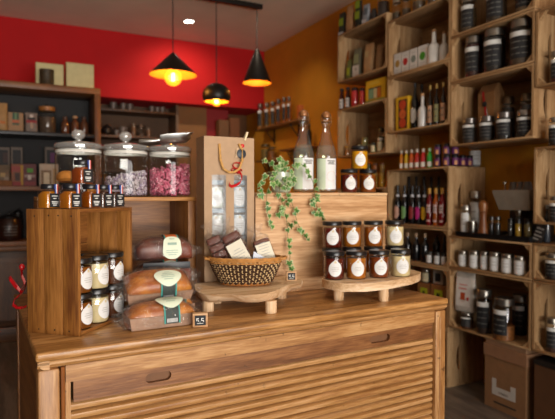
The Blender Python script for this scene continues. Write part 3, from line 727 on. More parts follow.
for k, nm in enumerate(('dark brown loaf cake at the bottom of the stack behind the golden loaves', 'dark brown loaf cake in the middle of the stack, under a dark strip', 'dark brown loaf cake with orange tape on top of the stack behind the golden loaves')):
    wrapped_loaf(nm, (.452 + .004*k, 1.74 + .004*k, .9505 + .078*k), (0,0,-.16 + .03*k), DK, 'orange', False, 11 + k, .178, .095, .073, lab='front')
sp = MB(); rn = random.Random(2)
sp.box((-.075,-.0012,-.010),(.075,.0012,.012), .0008)
solo('dark_strip', sp.mesh('dark_strip', plain('#22262c', .4, .2)), 'dark paper strip leaning on the middle brown loaf behind the golden loaves', 'paper strip', at_y(167, 266, 1.668), -.1)

# ================================================================== LIVE EDGE BOARD, BASKET, TAGS
ZL = 1.020
sl = thing('live_edge_board', 'rough live edge plank on short legs under the wicker basket', 'display stand', (0, 0, 0))
ol = [at_z(a, b, ZL) for a, b in ((194.3,284),(195,289),(198.6,292.5),(207,294.8),(218,294.5),(230,294.2),(243,295.2),(255,294.6),(266,293.5),(276,290.6),(283,287),(290,284.5),(301,283.5),(302,280))]
poly = [(p.x, p.y) for p in ol] + [(.93, 1.735), (.80, 1.728), (.72, 1.735), (.62, 1.728), (.585, 1.725)]
lo_ = [at_z(a, b, ZL - .03) for a, b in ((196,291),(198,297),(203,300.5),(210,302.5),(222,301.5),(234,300.8),(246,302.5),(258,302.3),(268,300.5),(277,298),(284,294),(291,290.5),(301,288),(302.5,284))]
lo2 = [Vector((p[0], p[1], 0)) for p in [(q.x, q.y) for q in lo_] + [(.93,1.73),(.80,1.724),(.72,1.73),(.62,1.724),(.585,1.72)]]
mid = [((a[0]+b.x)/2 - 0.0, (a[1]+b.y)/2 - .004, ZL - .013) for a, b in zip(poly, lo2)]
part('board', MB().loft([[(p.x, p.y, ZL - .03) for p in lo2], mid, [(p[0], p[1], ZL) for p in poly]]).mesh('board', wood(SLAB_C, 'x', .8, .6, .25, .2), smooth=50), sl)
for (lx, ly) in ((.732, 1.485), (.565, 1.60), (.87, 1.68), (.63, 1.70)):
    part('leg', MB().lathe([(0,.9505),(.0185,.9505),(.0185,ZL-.0305),(0,ZL-.0305)], 14).mesh('leg', wood(SLAB_C, 'z', 1, .6)), sl, loc=(lx, ly, 0))
bc = at_z(246.5, 288, ZL) + Vector((.028, .072, 0)); BAX, BAY = 1.02, .66
bk = thing('wicker_basket', 'oval two tone wicker basket of brown cakes on the live edge board', 'basket', (bc.x, bc.y, ZL + .001), -.42)
def brad(z): return .076 + (.116 - .076)*(z/.082)**.8
BH = .082; NS = 26
dk = MB(); rows = 9
for rI in range(rows):
    z = .010 + (BH - .018)*rI/(rows-1); R0 = brad(z); pts = []
    for k in range(NS*4):
        a = 2*PI*k/(NS*4); w = .0034*math.cos(NS/2*a*2/1 + (PI if rI % 2 else 0)); R = R0 + w
        pts.append((BAX*R*math.cos(a), BAY*R*math.sin(a), z))
    dk.tube(pts, .0043, 5, True)
part('weave', dk.mesh('weave', plain('#3a2416', .45, .35, 0, 40)), bk)
st = MB()
for k in range(NS*2):
    a = 2*PI*(k+.25)/(NS*2); 
    st.tube([(BAX*(brad(z) + .0002)*math.cos(a), BAY*(brad(z) + .0002)*math.sin(a), z) for z in (.004,.03,.06,BH)], .0034, 6)
part('stake', st.mesh('stake', plain('#c7a878', .6, .15, 0, 30)), bk)['kind'] = 'stuff'
rm = MB()
for (z, rr, th, ph) in ((BH + .002, brad(BH) + .002, .0045, 0), (BH + .008, brad(BH) + .003, .0042, 1), (BH - .006, brad(BH - .006) + .004, .003, 2)):
    rm.tube([(BAX*rr*math.cos(a), BAY*rr*math.sin(a), z + .0008*math.sin(24*a + ph)) for a in [2*PI*k/96 for k in range(96)]], th, 7, True)
part('rim', rm.mesh('rim', plain('#b07a3e', .5, .25, 0, 60)), bk)
ft = MB()
for (z, rr) in ((.004, brad(0) + .003), (.009, brad(0) + .006)): ft.tube([(BAX*rr*math.cos(a), BAY*rr*math.sin(a), z + .001*math.sin(30*a)) for a in [2*PI*k/80 for k in range(80)]], .0042, 6, True)
part('foot_ring', ft.mesh('foot_ring', plain('#a3662e', .5, .25, 0, 60)), bk)
part('base', MB().lathe([(0,.003),(brad(0),.003),(brad(0),.007),(0,.007)], 40, sx=BAX, sy=BAY).mesh('base', plain('#8a5a2c', .6, .2)), bk)
for sgn in (-1, 1):
    hx = sgn*(brad(BH) + .004)
    part('ear_handle', MB().tube([(hx - sgn*.004, -.026, BH + .004), (hx + sgn*.012, -.022, BH + .006), (hx + sgn*.018, 0, BH + .008), (hx + sgn*.012, .022, BH + .006), (hx - sgn*.004, .026, BH + .004)], .0045, 7).mesh('ear_handle', plain('#b07a3e', .5, .25, 0, 60)), bk)
def bpt(x, y, z):
    return Vector((bc.x + x*math.cos(-.42) - y*math.sin(-.42), bc.y + x*math.sin(-.42) + y*math.cos(-.42), ZL + z))
def cake_pack(label, loc, rot, L=.135, W=.046, lab=True, seed=1, dark='#562411', shade=.6):
    t = thing('cake_pack', label, 'cake', loc, 0, 'wrapped brown cakes in the basket', rot)
    m = MB(); n = 5; rn = random.Random(seed)
    for k in range(n):
        z0 = L*k/n; m.box((-W/2 + rn.uniform(-.001,.001), -W*.36, z0 + .0006), (W/2 + rn.uniform(-.001,.001), W*.36, z0 + L/n - .0006), .006, seg=3)
    part('cake', m.mesh('cake', plain(dark, .55, .3, 0, 40, 0, .3), smooth=60), t)
    rings = []; na = 22
    for k, (z, s) in enumerate(((-.002,.6),(.0,1.12),(L*.25,1.17),(L*.5,1.15),(L*.75,1.17),(L,1.14),(L + .012,.95),(L + .022,.42),(L + .030,.38),(L + .042,.8),(L + .052,1.05))):
        ring = []
        for j in range(na):
            a = 2*PI*j/na; ca, sa = math.cos(a), math.sin(a)
            ring.append((W/2*s*math.copysign(abs(ca)**.5, ca) + rn.uniform(-.0016,.0016), W*.38*s*math.copysign(abs(sa)**.5, sa) + rn.uniform(-.0016,.0016), z + rn.uniform(-.0015,.0015)))
        rings.append(ring)
    part('plastic_wrap', MB().loft(rings, cap=False).mesh('plastic_wrap', FILM, smooth=0), t)
    if lab:
        l = MB(); y = -W*.46
        l.box((-W*.47, y - .0006, .018), (W*.47, y, .018 + L*.62))
        for k, wd in enumerate((.16,.30,.22,.34,.30,.18)): l.box((-W*wd, y - .001, .030 + .0095*k), (W*wd, y - .0005, .0318 + .0095*k), 0, 1)
        part('label', l.mesh('label', plain('#d9d3bf', .6, .04), PALEINK, smooth=0), t)
    return t
cake_pack('brown cake in clear wrap without label, leaning at the outer side of the basket', bpt(-.058, -.004, .040), (-.10, -.42, -.42), .130, .050, False, 4)
cake_pack('brown cake with a large cream label leaning in the middle of the basket', bpt(.012, -.020, .048), (-.16, -.50, -.42), .140, .060, True, 5)
cake_pack('brown cake with a small cream label at the back of the basket near the ivy', bpt(.080, .020, .058), (-.30, -.30, -.25), .095, .056, True, 6, '#5a2a12')
solo('folded_card', MB().prism([(0,0),(.075,0),(.004,.036)], 0, .001, M=T(0,0,0,PI/2)).mesh('folded_card', plain('#c9d0dc', .6, .03), smooth=0), 'pale blue folded card standing in the basket beside the brown cakes', 'card', bpt(.022, -.050, .080), -.42, rot=(-.15, .06, -.42))
def chalk_block(label, loc, rz, s):
    t = thing('price_block', label, 'price tag', loc, rz, 'wooden price blocks with chalkboard faces')
    part('block', MB().box((-s/2,-s*.28,0),(s/2,s*.28,s*.92),.001).mesh('block', wood(P_C, 'x', 1, .6)), t)
    f = MB().box((-s*.36,-s*.31,s*.14),(s*.36,-s*.281,s*.80))
    for k, (x0, z0, x1, z1) in enumerate(((-.26,.56,-.10,.62),(-.26,.44,-.20,.56),(-.16,.40,-.10,.50),(-.04,.34,.00,.38),(.06,.58,.22,.63),(.06,.44,.11,.58),(.10,.44,.24,.49),(.19,.36,.24,.46),(-.22,.26,.2,.29))):
        f.box((x0*s, -s*.318, z0*s), (x1*s, -s*.309, z1*s), 0, 1)
    part('chalk_face', f.mesh('chalk_face', plain('#23272b', .8, .15), CHALK, smooth=0), t)
p = at_z(200, 327.5, .9505) + Vector((.004, .012, 0)); chalk_block('wooden price block with chalk face at the end of the front loaf', p, -.25, .042)
p = at_z(291.5, 281.2, ZL + .0005) + Vector((.004, .010, 0)); chalk_block('wooden price block with chalk face on the live edge board beside the basket', p, -.35, .036)

# ================================================================== CRATE SHELVES ON THE ORANGE WALL
XC, CDp = 2.66, .345
cw = {a: wood(CRATE_C, a, .9, .65, .2, .2, .10) for a in 'xyz'}
def crate(label, y0, y1, z0, z1, x0=XC, slot=True, shelf=None, cat='crate'):
    L, h, g = y1 - y0 - .004, z1 - z0 - .003, .012
    t = thing('crate_shelf', label, cat, (x0, y0 + .002, z0), 0, 'pine crates stacked as wall shelves')
    tp = MB(); 
    for a, b in ((0, .5), (.5, 1)): tp.box((CDp*a + .0008, 0, h - g), (CDp*b - .0008, L, h), .0015)
    part('top_board', tp.mesh('top_board', cw['y']), t)
    bt = MB()
    for a, b in ((0, .5), (.5, 1)): bt.box((CDp*a + .0008, 0, 0), (CDp*b - .0008, L, g), .0015)
    part('bottom_board', bt.mesh('bottom_board', cw['y']), t)
    for yy in (.0, L - .014):
        e = MB(); w3 = CDp/3; H0, H1 = g + .0004, h - g - .0004; zc = h/2; sl_ = h*.24
        arc = [(w3 - .0012 - .030*math.sin(PI*k/10)**.6 if 0 < k < 10 else w3 - .0012, zc - sl_ + 2*sl_*k/10) for k in range(11)]
        a_ = [(.0005, H0), (w3 - .0012, H0)] + (arc if slot else []) + [(w3 - .0012, H1), (.0005, H1)]
        e.prism(a_, 0, .014, M=Matrix(((1,0,0,0),(0,0,1,yy),(0,1,0,0),(0,0,0,1))))
        for k in (1, 2): e.box((w3*k + .0006, yy, H0), (w3*(k+1) - .0012, yy + .014, H1))
        part('end_panel', e.mesh('end_panel', cw['z'], smooth=0), t)
    b = MB(); n = max(2, round(h/.14))
    for k in range(n): b.box((CDp - .010, .0142, g + (h - 2*g)*k/n + .003), (CDp - .002, L - .0142, g + (h - 2*g)*(k+1)/n - .003))
    part('back_panel', b.mesh('back_panel', cw['y']), t)
    c = .045
    for (yy, sy) in ((.0143, 1), (L - .0143, -1)):
        for (zz, sz) in ((g + .0003, 1), (h - g - .0003, -1)):
            part('corner_block', MB().prism([(yy, zz), (yy + sy*c, zz), (yy, zz + sz*c)], .006, .03, M=Matrix(((0,0,1,0),(1,0,0,0),(0,1,0,0),(0,0,0,1)))).mesh('corner_block', cw['x'], smooth=0), t)
    return t
YD, YC, YB_, YA, YE = 1.36, 2.03, 2.672, 3.335, 4.04
crate('pine crate at the top corner beside the orange wall, holding kraft pouches', YA + .01, YE, 2.325, 2.755)
crate('pine crate with a wicker bowl inside, under the sauce bottles', YA + .01, YE, 1.655, 2.088)
crate('pine crate under the yellow filled jars, mostly hidden by the plank box', YA + .01, YE, .95, 1.385)
crate('pine crate holding white cartons and white bottles', YB_, YA, 2.235, 2.672)
crate('pine crate holding dark oil bottles and a yellow fruit carton', YB_, YA, 1.80, 2.234)
crate('pine crate of black bottles with coloured oval labels and red bottles', YB_, YA, 1.09, 1.518)
crate('shallow pine crate holding black corked bottles low behind the jam jars', YB_, YA, .815, 1.089, slot=False)
crate('pine crate with two brown cartons low behind the counter corner', YB_, YA, .395, .814)
crate('pine crate standing on the floor behind the counter post', YB_, YA, .0, .394)
crate('uppermost pine crate over the spice jars, cut by the picture top', YC, YB_, 2.376, 2.80)
crate('pine crate holding three big spice jars with black labels', YC, YB_, 2.072, 2.375, slot=False)
crate('pine crate with a ribboned paper bag behind four short spice jars', YC, YB_, 1.645, 2.071)
crate('shallow pine crate with a row of six white jars', YC, YB_, .832, 1.047, slot=False)
crate('pine crate holding a white pouch and tall tea jars', YC, YB_, .425, .831)
crate('pine crate at the frame edge beside the big spice jars', YD, YC - .004, 1.925, 2.36)
crate('pine crate at the frame edge beside the coffee machine', YD, YC - .004, 1.155, 1.592)
crate('shallow pine crate at the frame edge beside the six white jars', YD, YC - .004, .838, 1.05, slot=False)
crate('pine crate at the frame edge above the dark floor carton', YD, YC - .004, .43, .837)

OUT = -PI/2            # local -y turned to face out of the right wall shelves
def span(px0, px1, X, py=200):
    """wall-shelf footprint: centre, width in Y and px scale"""
    a, b = at_x(px0, py, X), at_x(px1, py, X); c = at_x((px0 + px1)/2, py, X); return c, abs(a.y - b.y), dist(c)/FPX
def rh(px0, px1, ytop, z, X):
    c, w, s = span(px0, px1, X); t = at_x((px0+px1)/2, ytop, X); return c, (px1 - px0)*s/2, t.z - z
def spice_jar(label, px0, px1, ytop, z, X=2.72, fill='#2a1c12', lab='black', lid='#8f8a82', group='jars on the crate shelves', level=.8, turn=.35, lidh=.16, metal=.9, name='spice_jar', cat='jar', pos=None, r=None, h=None, hmax=.385):
    if pos is None: c, r, h = rh(px0, px1, ytop, z, X); pos = (c.x, c.y, z)
    r, h = round(r, 3), round(min(h, hmax), 3)
    t = thing(name, label, cat, pos, OUT + turn, group); hl = h*(1 - lidh)
    part('glass_body', once(('rg', r, h, lidh), lambda: MB().lathe([(0,.001),(r*.92,0),(r,.005),(r,hl*.93),(r*.9,hl)], 22).mesh('glass_body', GLASS)), t)
    part('filling', once(('rf', r, h, fill, level, lidh), lambda: MB().lathe([(0,.003),(r*.93,.003),(r*.95,.008),(r*.95,hl*level),(0,hl*level)], 20).mesh('filling', plain(fill, .6, .4, 0, 60))), t)
    part('lid', once(('rl', r, h, lid, lidh, metal), lambda: MB().lathe([(0,hl - .001),(r*.93,hl - .001),(r*.93,h - .003),(r*.88,h),(0,h)], 22).mesh('lid', plain(lid, .3, .1, metal))), t)
    if lab:
        def mk():
            m = MB(); R = r*1.012; A = .95
            if lab == 'black':
                m.patch(R, -A, A, h*.14, h*.62, 8, 0); m.patch(R, -A, A, h*.62, h*.73, 8, 2)
                rn = random.Random(int(r*1e4 + h*1e3))
                for k in range(3): 
                    a = -A*.75
                    while a < A*.7:
                        wd = rn.uniform(.35,.9); m.patch(R*1.006, a, min(a + wd, A*.8), h*(.49 - .13*k), h*(.515 - .13*k), 4, 1); a += wd + .12
                return m.mesh('label', BLACKLABEL, plain('#63625d', .8), CHALK, normals=False)
            col = {'white': WHITE, 'purple': plain('#5a1e58', .6, .5, 0, 90), 'cream': CREAM}[lab]
            m.patch(R, -A, A, h*.10, h*.74, 8, 0)
            if lab == 'purple': m.patch(R*1.006, -.25, .5, h*.12, h*.5, 4, 1)
            else:
                for k in range(2): m.patch(R*1.006, -A*.5, A*.5, h*(.5 - .16*k), h*(.53 - .16*k), 4, 1)
            return m.mesh('label', col, plain('#c88c5a', .6) if lab == 'purple' else PALEINK, normals=False)
        part('label', once(('rlab', r, h, lab), mk), t)
    return t
def bottle(label, px0, px1, ytop, z, X=2.72, body='#14110f', cap='#141416', shape='tall', lab=None, group='bottles on the crate shelves', turn=.3, name='glass_bottle', pos=None, r=None, h=None, caph=.10, collar=None):
    if pos is None: c, r, h = rh(px0, px1, ytop, z, X); pos = (c.x, c.y, z)
    r, h = round(r, 3), round(min(h, .39), 3)
    t = thing(name, label, 'bottle', pos, OUT + turn, group)
    P = {'tall': [(0,.0),(.95,.0),(1,.02),(1,.55),(.9,.61),(.42,.72),(.34,.78),(.33,1 - caph)],
         'short': [(0,.0),(.95,.0),(1,.02),(1,.60),(.88,.68),(.5,.78),(.46,1 - caph)],
         'sauce': [(0,.0),(.95,.0),(1,.02),(1,.52),(.8,.66),(.6,.76),(.58,1 - caph)],
         'flask': [(0,.0),(.95,.0),(1,.02),(1,.46),(.95,.52),(.74,.58),(.42,.63),(.36,.67),(.33,1 - caph)]}[shape]
    part('bottle_body', once(('bb', r, h, body, shape, caph), lambda: MB().lathe([(a*r, b*h) for a, b in P] + [(0, (1 - caph)*h)], 20).mesh('bottle_body', plain(body, .18, .15, 0, 12, .3))), t)
    kr = P[-1][0]*r*1.25
    part('cap', once(('bc', r, h, cap, shape, caph), lambda: MB().lathe([(0,(1-caph)*h - .0015),(kr,(1-caph)*h - .0015),(kr,h - .002),(kr*.85,h),(0,h)], 16).mesh('cap', plain(cap, .4, .15))), t)
    if collar:
        part('neck_ring', once(('bn', r, h, collar), lambda: MB().lathe([(0,.70*h),(.52*r,.70*h),(.52*r,.765*h),(0,.765*h)], 16).mesh('neck_ring', plain(collar, .5))), t)
    if lab:
        kind, col = lab
        def mk():
            m = MB(); R = r*1.014
            if kind == 'oval': m.drop(R, min(r*1.0, h*.18), h*.30, 0, 1.9, 0, 2.0 if h > r*5 else 1.3)
            elif kind == 'wrap': m.patch(R, -1.2, 1.2, h*.08, h*.50, 8, 0); m.patch(R*1.006, -.7, .7, h*.36, h*.40, 5, 1); m.patch(R*1.006, -.5, .5, h*.2, h*.23, 5, 1)
            elif kind == 'square': m.patch(R, -.75, .75, h*.34, h*.56, 6, 0); m.patch(R, -.75, .75, h*.10, h*.15, 6, 0); m.patch(R*1.006, -.5, .5, h*.46, h*.49, 4, 1); m.patch(R*1.006, -.5, .5, h*.40, h*.42, 4, 1)
            elif kind == 'band': m.patch(R, -1.3, 1.3, h*.30, h*.58, 8, 0); m.patch(R, -1.3, 1.3, h*.05, h*.30, 8, 1)
            return m.mesh('label', plain(col, .6, .1), INK if kind != 'band' else plain('#d8d2c4', .6), normals=False)
        part('label', once(('bl', r, h, kind, col), mk), t)
    return t
def carton(label, px0, px1, ytop, z, X, depth, col, face=None, group='cartons on the crate shelves', name='carton', cat='carton'):
    c, w, s = span(px0, px1, X); h = at_x((px0+px1)/2, ytop, X).z - z; w *= .93
    t = thing(name, label, cat, (X, c.y, z), OUT + .05, group)
    part('box_body', MB().box((-w/2, 0, 0), (w/2, depth, h), .002).mesh('box_body', plain(col, .6, .08), smooth=0), t)
    if face: 
        m = MB(); mats = face(m, w, h); part('label', m.mesh('label', *mats, smooth=0), t)
    return t
def disc(m, cx, cz, r, mi, y=-.001, n=18, ez=1):
    m.prism([(cx + r*math.cos(2*PI*k/n), cz + ez*r*math.sin(2*PI*k/n)) for k in range(n)], -y - .0004, -y + .0003, M=stand(), mi=mi)
def pouch(label, px0, px1, ytop, z, X, col, face=None, depth=.05, group='pouches on the crate shelves', turn=0.2, seed=0, name='pouch', squash=1.0, y=None):
    if y is None: c, r, h = rh(px0, px1, ytop, z, X); w = 2*r; rot = OUT + turn; loc = (c.x, c.y, z)
    else:
        c = at_y((px0+px1)/2, 150, y); w = (px1 - px0)*dist(c)/FPX; h = at_y((px0+px1)/2, ytop, y).z - z; rot = turn; loc = (c.x, c.y, z)
    t = thing(name, label, 'bag', loc, rot, group); rn = random.Random(seed + int(px0*10)); rings = []
    for (f, wy, wx_k) in ((0,.75,.96),(.04,1,1),(.3,1.05,1.0),(.6,.8,.97),(.82,.45,.95),(.94,.14,.97),(1,.08,.98)):
        ring = []
        for j in range(20):
            a = 2*PI*j/20; ca, sa = math.cos(a), math.sin(a)
            ring.append((w/2*wx_k*math.copysign(abs(ca)**.45, ca) + rn.uniform(-.001,.001), depth/2*wy*math.copysign(abs(sa)**.5, sa) + rn.uniform(-.0012,.0012), h*f))
        rings.append(ring)
    part('bag_body', MB().loft(rings).mesh('bag_body', plain(col, .6, .15, 0, 25, 0, .2), smooth=50), t)
    if face:
        m = MB(); mats = face(m, w, h, depth); part('label', m.mesh('label', *mats, smooth=0), t)
    return t
def flabel(*rects):
    """rects: (x0, x1, z0, z1, colour) in fractions of width and height, laid on the bag front"""
    def f(m, w, h, depth):
        cols = []
        for x0, x1, z0, z1, c in rects:
            yy = lambda f_: -depth/2*(1.06 - max(0, f_ - .3)*.55) - .0012 - .0004*len(cols)
            m.loft([[(w*x0, yy(z0), h*z0), (w*x1, yy(z0), h*z0), (w*x1, yy(z0) + .0008, h*z0), (w*x0, yy(z0) + .0008, h*z0)], [(w*x0, yy(z1), h*z1), (w*x1, yy(z1), h*z1), (w*x1, yy(z1) + .0008, h*z1), (w*x0, yy(z1) + .0008, h*z1)]], len(cols)); cols.append(plain(c, .6, .06))
        return cols
    return f
def blabel(*rects):
    def f(m, w, h):
        cols = []
        for x0, x1, z0, z1, c in rects:
            m.box((w*x0, -.0010 - .0005*len(cols), h*z0), (w*x1, -.0003, h*z1), 0, len(cols)); cols.append(plain(c, .6, .06))
        return cols
    return f
# --- column A
Z = 2.753
pouch('small black and green pouch at the outer end on the top corner crate', 338, 346.5, 13, Z, 2.74, '#2a2c22', flabel((-.35,.35,.45,.75,'#7c8a1e'), (-.4,.4,.02,.2,'#c9c4c0')), .05)
pouch('plain kraft pouch on the top corner crate between two green labelled pouches', 345.5, 354.5, 6, Z, 2.74, '#a87c52', None, .06)
pouch('taller black and green pouch in the middle of the top corner crate', 354.5, 362, 1, Z, 2.74, '#23241c', flabel((-.4,.4,.35,.62,'#7c8a1e'), (-.4,.4,.72,.98,'#7c8a1e')), .05)
pouch('silver and white pouch on the top corner crate', 361.5, 370, 5, Z, 2.74, '#8d8f94', flabel((-.4,.3,.05,.3,'#c8c4c4'), (-.1,.4,.5,.8,'#5a6066')), .05)
pouch('dark grey pouch on the top corner crate beside the big jar', 370, 376, 9, Z, 2.75, '#3c3633', None, .045)
spice_jar('large dark filled jar on the near end of the top corner crate', 376.5, 388.5, -14, Z, 2.78, '#2c1a10', None, level=.62)
Z = 2.338
pouch('small green pouch at the outer end inside the top corner crate', 346, 352.5, 60, Z, 2.73, '#6c6f3a', flabel((-.3,.3,.25,.6,'#9aa028')), .04)
pouch('clear bag with white label inside the top corner crate', 352.5, 362.5, 49, Z, 2.74, '#6f6a54', flabel((-.42,.42,.06,.42,'#c4b8ac'), (-.3,.35,.5,.8,'#8b8a62')), .06)
pouch('folded kraft bag in the middle of the top corner crate', 363.5, 375, 44, Z, 2.74, '#ad855a', flabel((-.3,.1,.55,.75,'#b49a6c')), .07)
pouch('brown paper bag at the near end inside the top corner crate', 376, 384, 45, Z, 2.75, '#94704a', None, .07)
Z = 2.0885
for (a, b, yt, lb) in ((338.7, 344.2, 89, 'first'), (344.8, 350.4, 87.5, 'second')): bottle(f'{lb} dark red sauce bottle from the orange wall, above the wicker bowl', a, b, yt, Z, 2.72, '#3c0c08', '#101012', 'sauce', ('wrap', '#cfc8c2'))
for (a, b, yt, lb) in ((350.6, 358.4, 88, 'wider red'), (359, 364.6, 88.5, 'narrower red')):
    spice_jar(f'{lb} tin with black lid beside the yellow gift carton', a, b, yt, Z, 2.72, '#b81418', None, '#141416', metal=0, level=.98, name='red_tin', cat='tin')
carton('yellow gift carton with a window of coloured jars above the wicker bowl', 365, 384.5, 79.5, Z, 2.70, .09, '#d6a616', blabel((-.36,.30,.14,.66,'#3a2a12'), (-.34,-.10,.16,.60,'#6f9a7c'), (-.08,.08,.16,.60,'#c8b88a'), (.10,.28,.16,.60,'#c0641c'), (-.48,.46,.02,.10,'#5c7a3a'), (-.3,.2,.8,.9,'#d8b23a')))
Z = 1.668
c, w, s = span(359, 373, 2.76); bw = thing('wicker_bowl', 'small wicker bowl of pale round jars inside the crate under the sauce bottles', 'bowl', (c.x, c.y, Z))
wm = MB()
for k in range(8): 
    zz = .01 + .008*k; rr = .05 + .032*(k/7)**.7; wm.tube([(rr*math.cos(a), rr*math.sin(a), zz + .0015*math.sin(16*a + k*PI)) for a in [2*PI*j/48 for j in range(48)]], .0048, 5, True)
wm.lathe([(0,.006),(.05,.006),(.05,.012),(0,.012)], 24)
part('weave', wm.mesh('weave', plain('#8a6234', .7, .25, 0, 60)), bw)
for k, (dx, dy, dz, cc, nm) in enumerate(((-.03,.035,.068,'#b3a06a','pale olive'),(-.034,-.022,.068,'#c2b684','cream'),(.03,.01,.068,'#7a5a2e','brown'),(-.012,.004,.114,'#a89a60','olive, topmost'))):
    spice_jar(f'{nm} squat jar in the wicker bowl', 0,0,0,0, pos=(c.x+dx, c.y+dy, Z+dz-.03 if dz < .1 else Z+.092), r=.028, h=.05, fill=cc, lab=None, lid='#8f8a5c', metal=.2, lidh=.25, group='squat jars in the wicker bowl')
spice_jar('small amber jar lying low near the outer end of the wicker bowl crate', 344.5, 349.5, 146.5, Z, 2.72, '#9a5a10', None, '#b0781c', metal=.2)
spice_jar('small green labelled jar in front of the wicker bowl', 370.5, 376, 143, Z, 2.70, '#6f7a3c', 'cream', '#3a3a30', metal=0)
spice_jar('clear jar of grains with pale lid at the near end beside the wicker bowl', 377, 383.5, 138, Z, 2.72, '#8a7a5a', 'cream', '#c9c4b8', metal=.2)
spice_jar('greenish jar at the back beside the wicker bowl', 378, 384.5, 128, Z, 2.86, '#4f5a30', None, '#3a3a20', metal=0)
Z = 1.3855
for k, (a, b) in enumerate(((365.5, 371.5), (372.2, 378.2), (379, 385))):
    spice_jar(('yellow filled jar behind the golden honey jar', 'yellow filled jar second along the low row behind the honey jars', 'yellow filled jar nearest the crate post behind the honey jars')[k], a, b, 173, Z, 2.71, '#b98a1c', None, '#b08a3c', metal=.3, level=.95)
    c, r, h = rh(a, b, 173, Z, 2.71)
    spice_jar(('dark green jar stacked on yellow jar near the golden honey jar', 'amber jar with dark lid stacked second on the low yellow row', 'brown amber jar stacked on the yellow jar by the crate post')[k], 0,0,0,0, pos=(c.x, c.y, Z + round(h, 3) + .0005), r=r, h=.08, fill=('#3c4420', '#8a4a10', '#7a5412')[k], lab=None, lid='#5a3018', metal=.2, level=.95)
# --- column B
Z = 2.670
for k, (a, b, yt) in enumerate(((391.5,400,0),(401,409.5,-3),(411.5,424,-12),(426,437,-12))):
    spice_jar(('clear jar nearest the orange wall on top of the white carton crate', 'second clear jar on top of the white carton crate', 'wide clear jar on top of the white carton crate', 'last clear jar before the spice jars on the white carton crate')[k], a, b, yt, Z, 2.74, '#5c4a34', None, '#b9b2a2', level=.5)
Z = 2.2485
for k, (a, b, yt, cc, nm) in enumerate(((393,400.3,53.8,'#a07a36','gold'),(400.6,408.2,51.6,'#b01a1c','red'),(408.5,416.3,48.8,'#7c857c','grey'),(416.8,426,45.6,'#3c8a1c','green'))):
    def face(m, w, h, cc=cc):
        disc(m, 0, h*.52, w*.30, 0, -.0008, ez=1.15); m.box((-w*.25,-.0009,h*.80),(w*.25,-.0003,h*.83),0,1); m.box((-w*.3,-.0009,h*.2),(w*.3,-.0003,h*.23),0,1); m.box((-w*.3,-.0009,h*.12),(w*.2,-.0003,h*.14),0,1)
        return [plain(cc, .6), PALEINK]
    carton(f'white carton with a round {nm} dot in the crate of white bottles', a, b, yt, Z, 2.70, .075, '#cfcac4', face)
for (a, b, yt, lb, X) in ((426.4,439,30,'bigger white ceramic bottle with wooden stopper beside the green dot carton', 2.73), (438.2,447.6,32,'white ceramic bottle with wooden stopper nearest the crate post', 2.74)):
    bottle(lb, a, b, yt, Z, X, '#cfcbc4', '#9a7048', 'flask', None, caph=.07)
Z = 1.8135
def fruit(m, w, h):
    m.box((-w*.30,-.0008,h*.06),(w*.42,-.0003,h*.92),0,0)
    for k in range(3): disc(m, w*.06, h*(.22 + .27*k), w*.27, 1 + k % 2, -.0016, ez=1.0)
    return [plain('#4a2a10', .6), plain('#b5301a', .5, .3, 0, 60), plain('#c4562a', .5, .3, 0, 60)]
carton('yellow carton with a column of red fruit pictured, beside the dark oil bottles', 395.2, 407.6, 97, Z, 2.70, .08, '#d6a616', fruit)
bottle('dark wine bottle with a big white oval label beside the yellow fruit carton', 410.2, 418, 83, Z, 2.74, '#0f1210', '#15161a', 'tall', ('oval', '#d6d2cc'))
bottle('dark bottle standing behind the white bottle with the green dot', 417.5, 424.5, 84.5, Z, 2.84, '#0f1210', '#15161a', 'tall')
b_ = bottle('white bottle with wooden stopper and a green dot among the oil bottles', 417.3, 426.3, 93.5, Z, 2.71, '#cfcbc6', '#b98a5c', 'flask', None, caph=.08)
for k, (a, b, yt) in enumerate(((426.8,432,85.5),(433,438.6,84),(439.6,445.3,82.5))):
    bottle(('dark oil bottle with peach label and gold cap, next to the white bottle', 'dark oil bottle with olive green label and gold cap, middle of three', 'dark oil bottle with peach label and gold cap, against the crate post')[k], a, b, yt, Z, 2.71, '#15110c', '#b39552', 'tall', ('wrap', ('#b48a6a','#8f8a5c','#b48a6a')[k]), caph=.11)
Z = 1.5185
for k, (a, b, yt, cc, nm) in enumerate(((399.2,403.4,150.6,'#c87414','orange'),(404,408.4,150.3,'#c9a01c','yellow'),(409,413.9,149.6,'#c4561c','orange red'),(414.4,419.4,149.2,'#b0281c','red'),(420.2,425.7,148.7,'#b41a1a','bright red'),(426.6,432.3,148.2,'#2f9a34','green'))):
    bottle(f'small {nm} syrup bottle with pale label band standing above the black bottles' if nm != 'red' else 'small red syrup bottle between the orange red and bright red ones above the black bottles', a, b, yt, Z, 2.70, cc, '#b9b0a4' if nm != 'green' else '#9fc49a', 'short', ('band', cc), caph=.16)
pj = dict(fill='#2a1426', lab='purple', lid='#141318', metal=0, level=.95, lidh=.3, group='small purple labelled jars')
low = [(434.4,441,155.5,2.70,None),(443.2,449.8,155.5,2.70,None)]
for k, (a, b, yt, X, _) in enumerate(low):
    c, r, h = rh(a, b, yt, Z, X); h = .078; r = .027
    spice_jar(('purple labelled small jar at the bottom beside the green syrup bottle', 'purple labelled small jar at the bottom, second from the green syrup bottle')[k], 0,0,0,0, pos=(c.x, c.y, Z), r=r, h=h, **pj)
    spice_jar(('purple labelled small jar stacked on top beside the green syrup bottle', 'purple labelled small jar stacked on top, second from the green syrup bottle')[k], 0,0,0,0, pos=(c.x, c.y, Z + .0785), r=r, h=h, **pj)
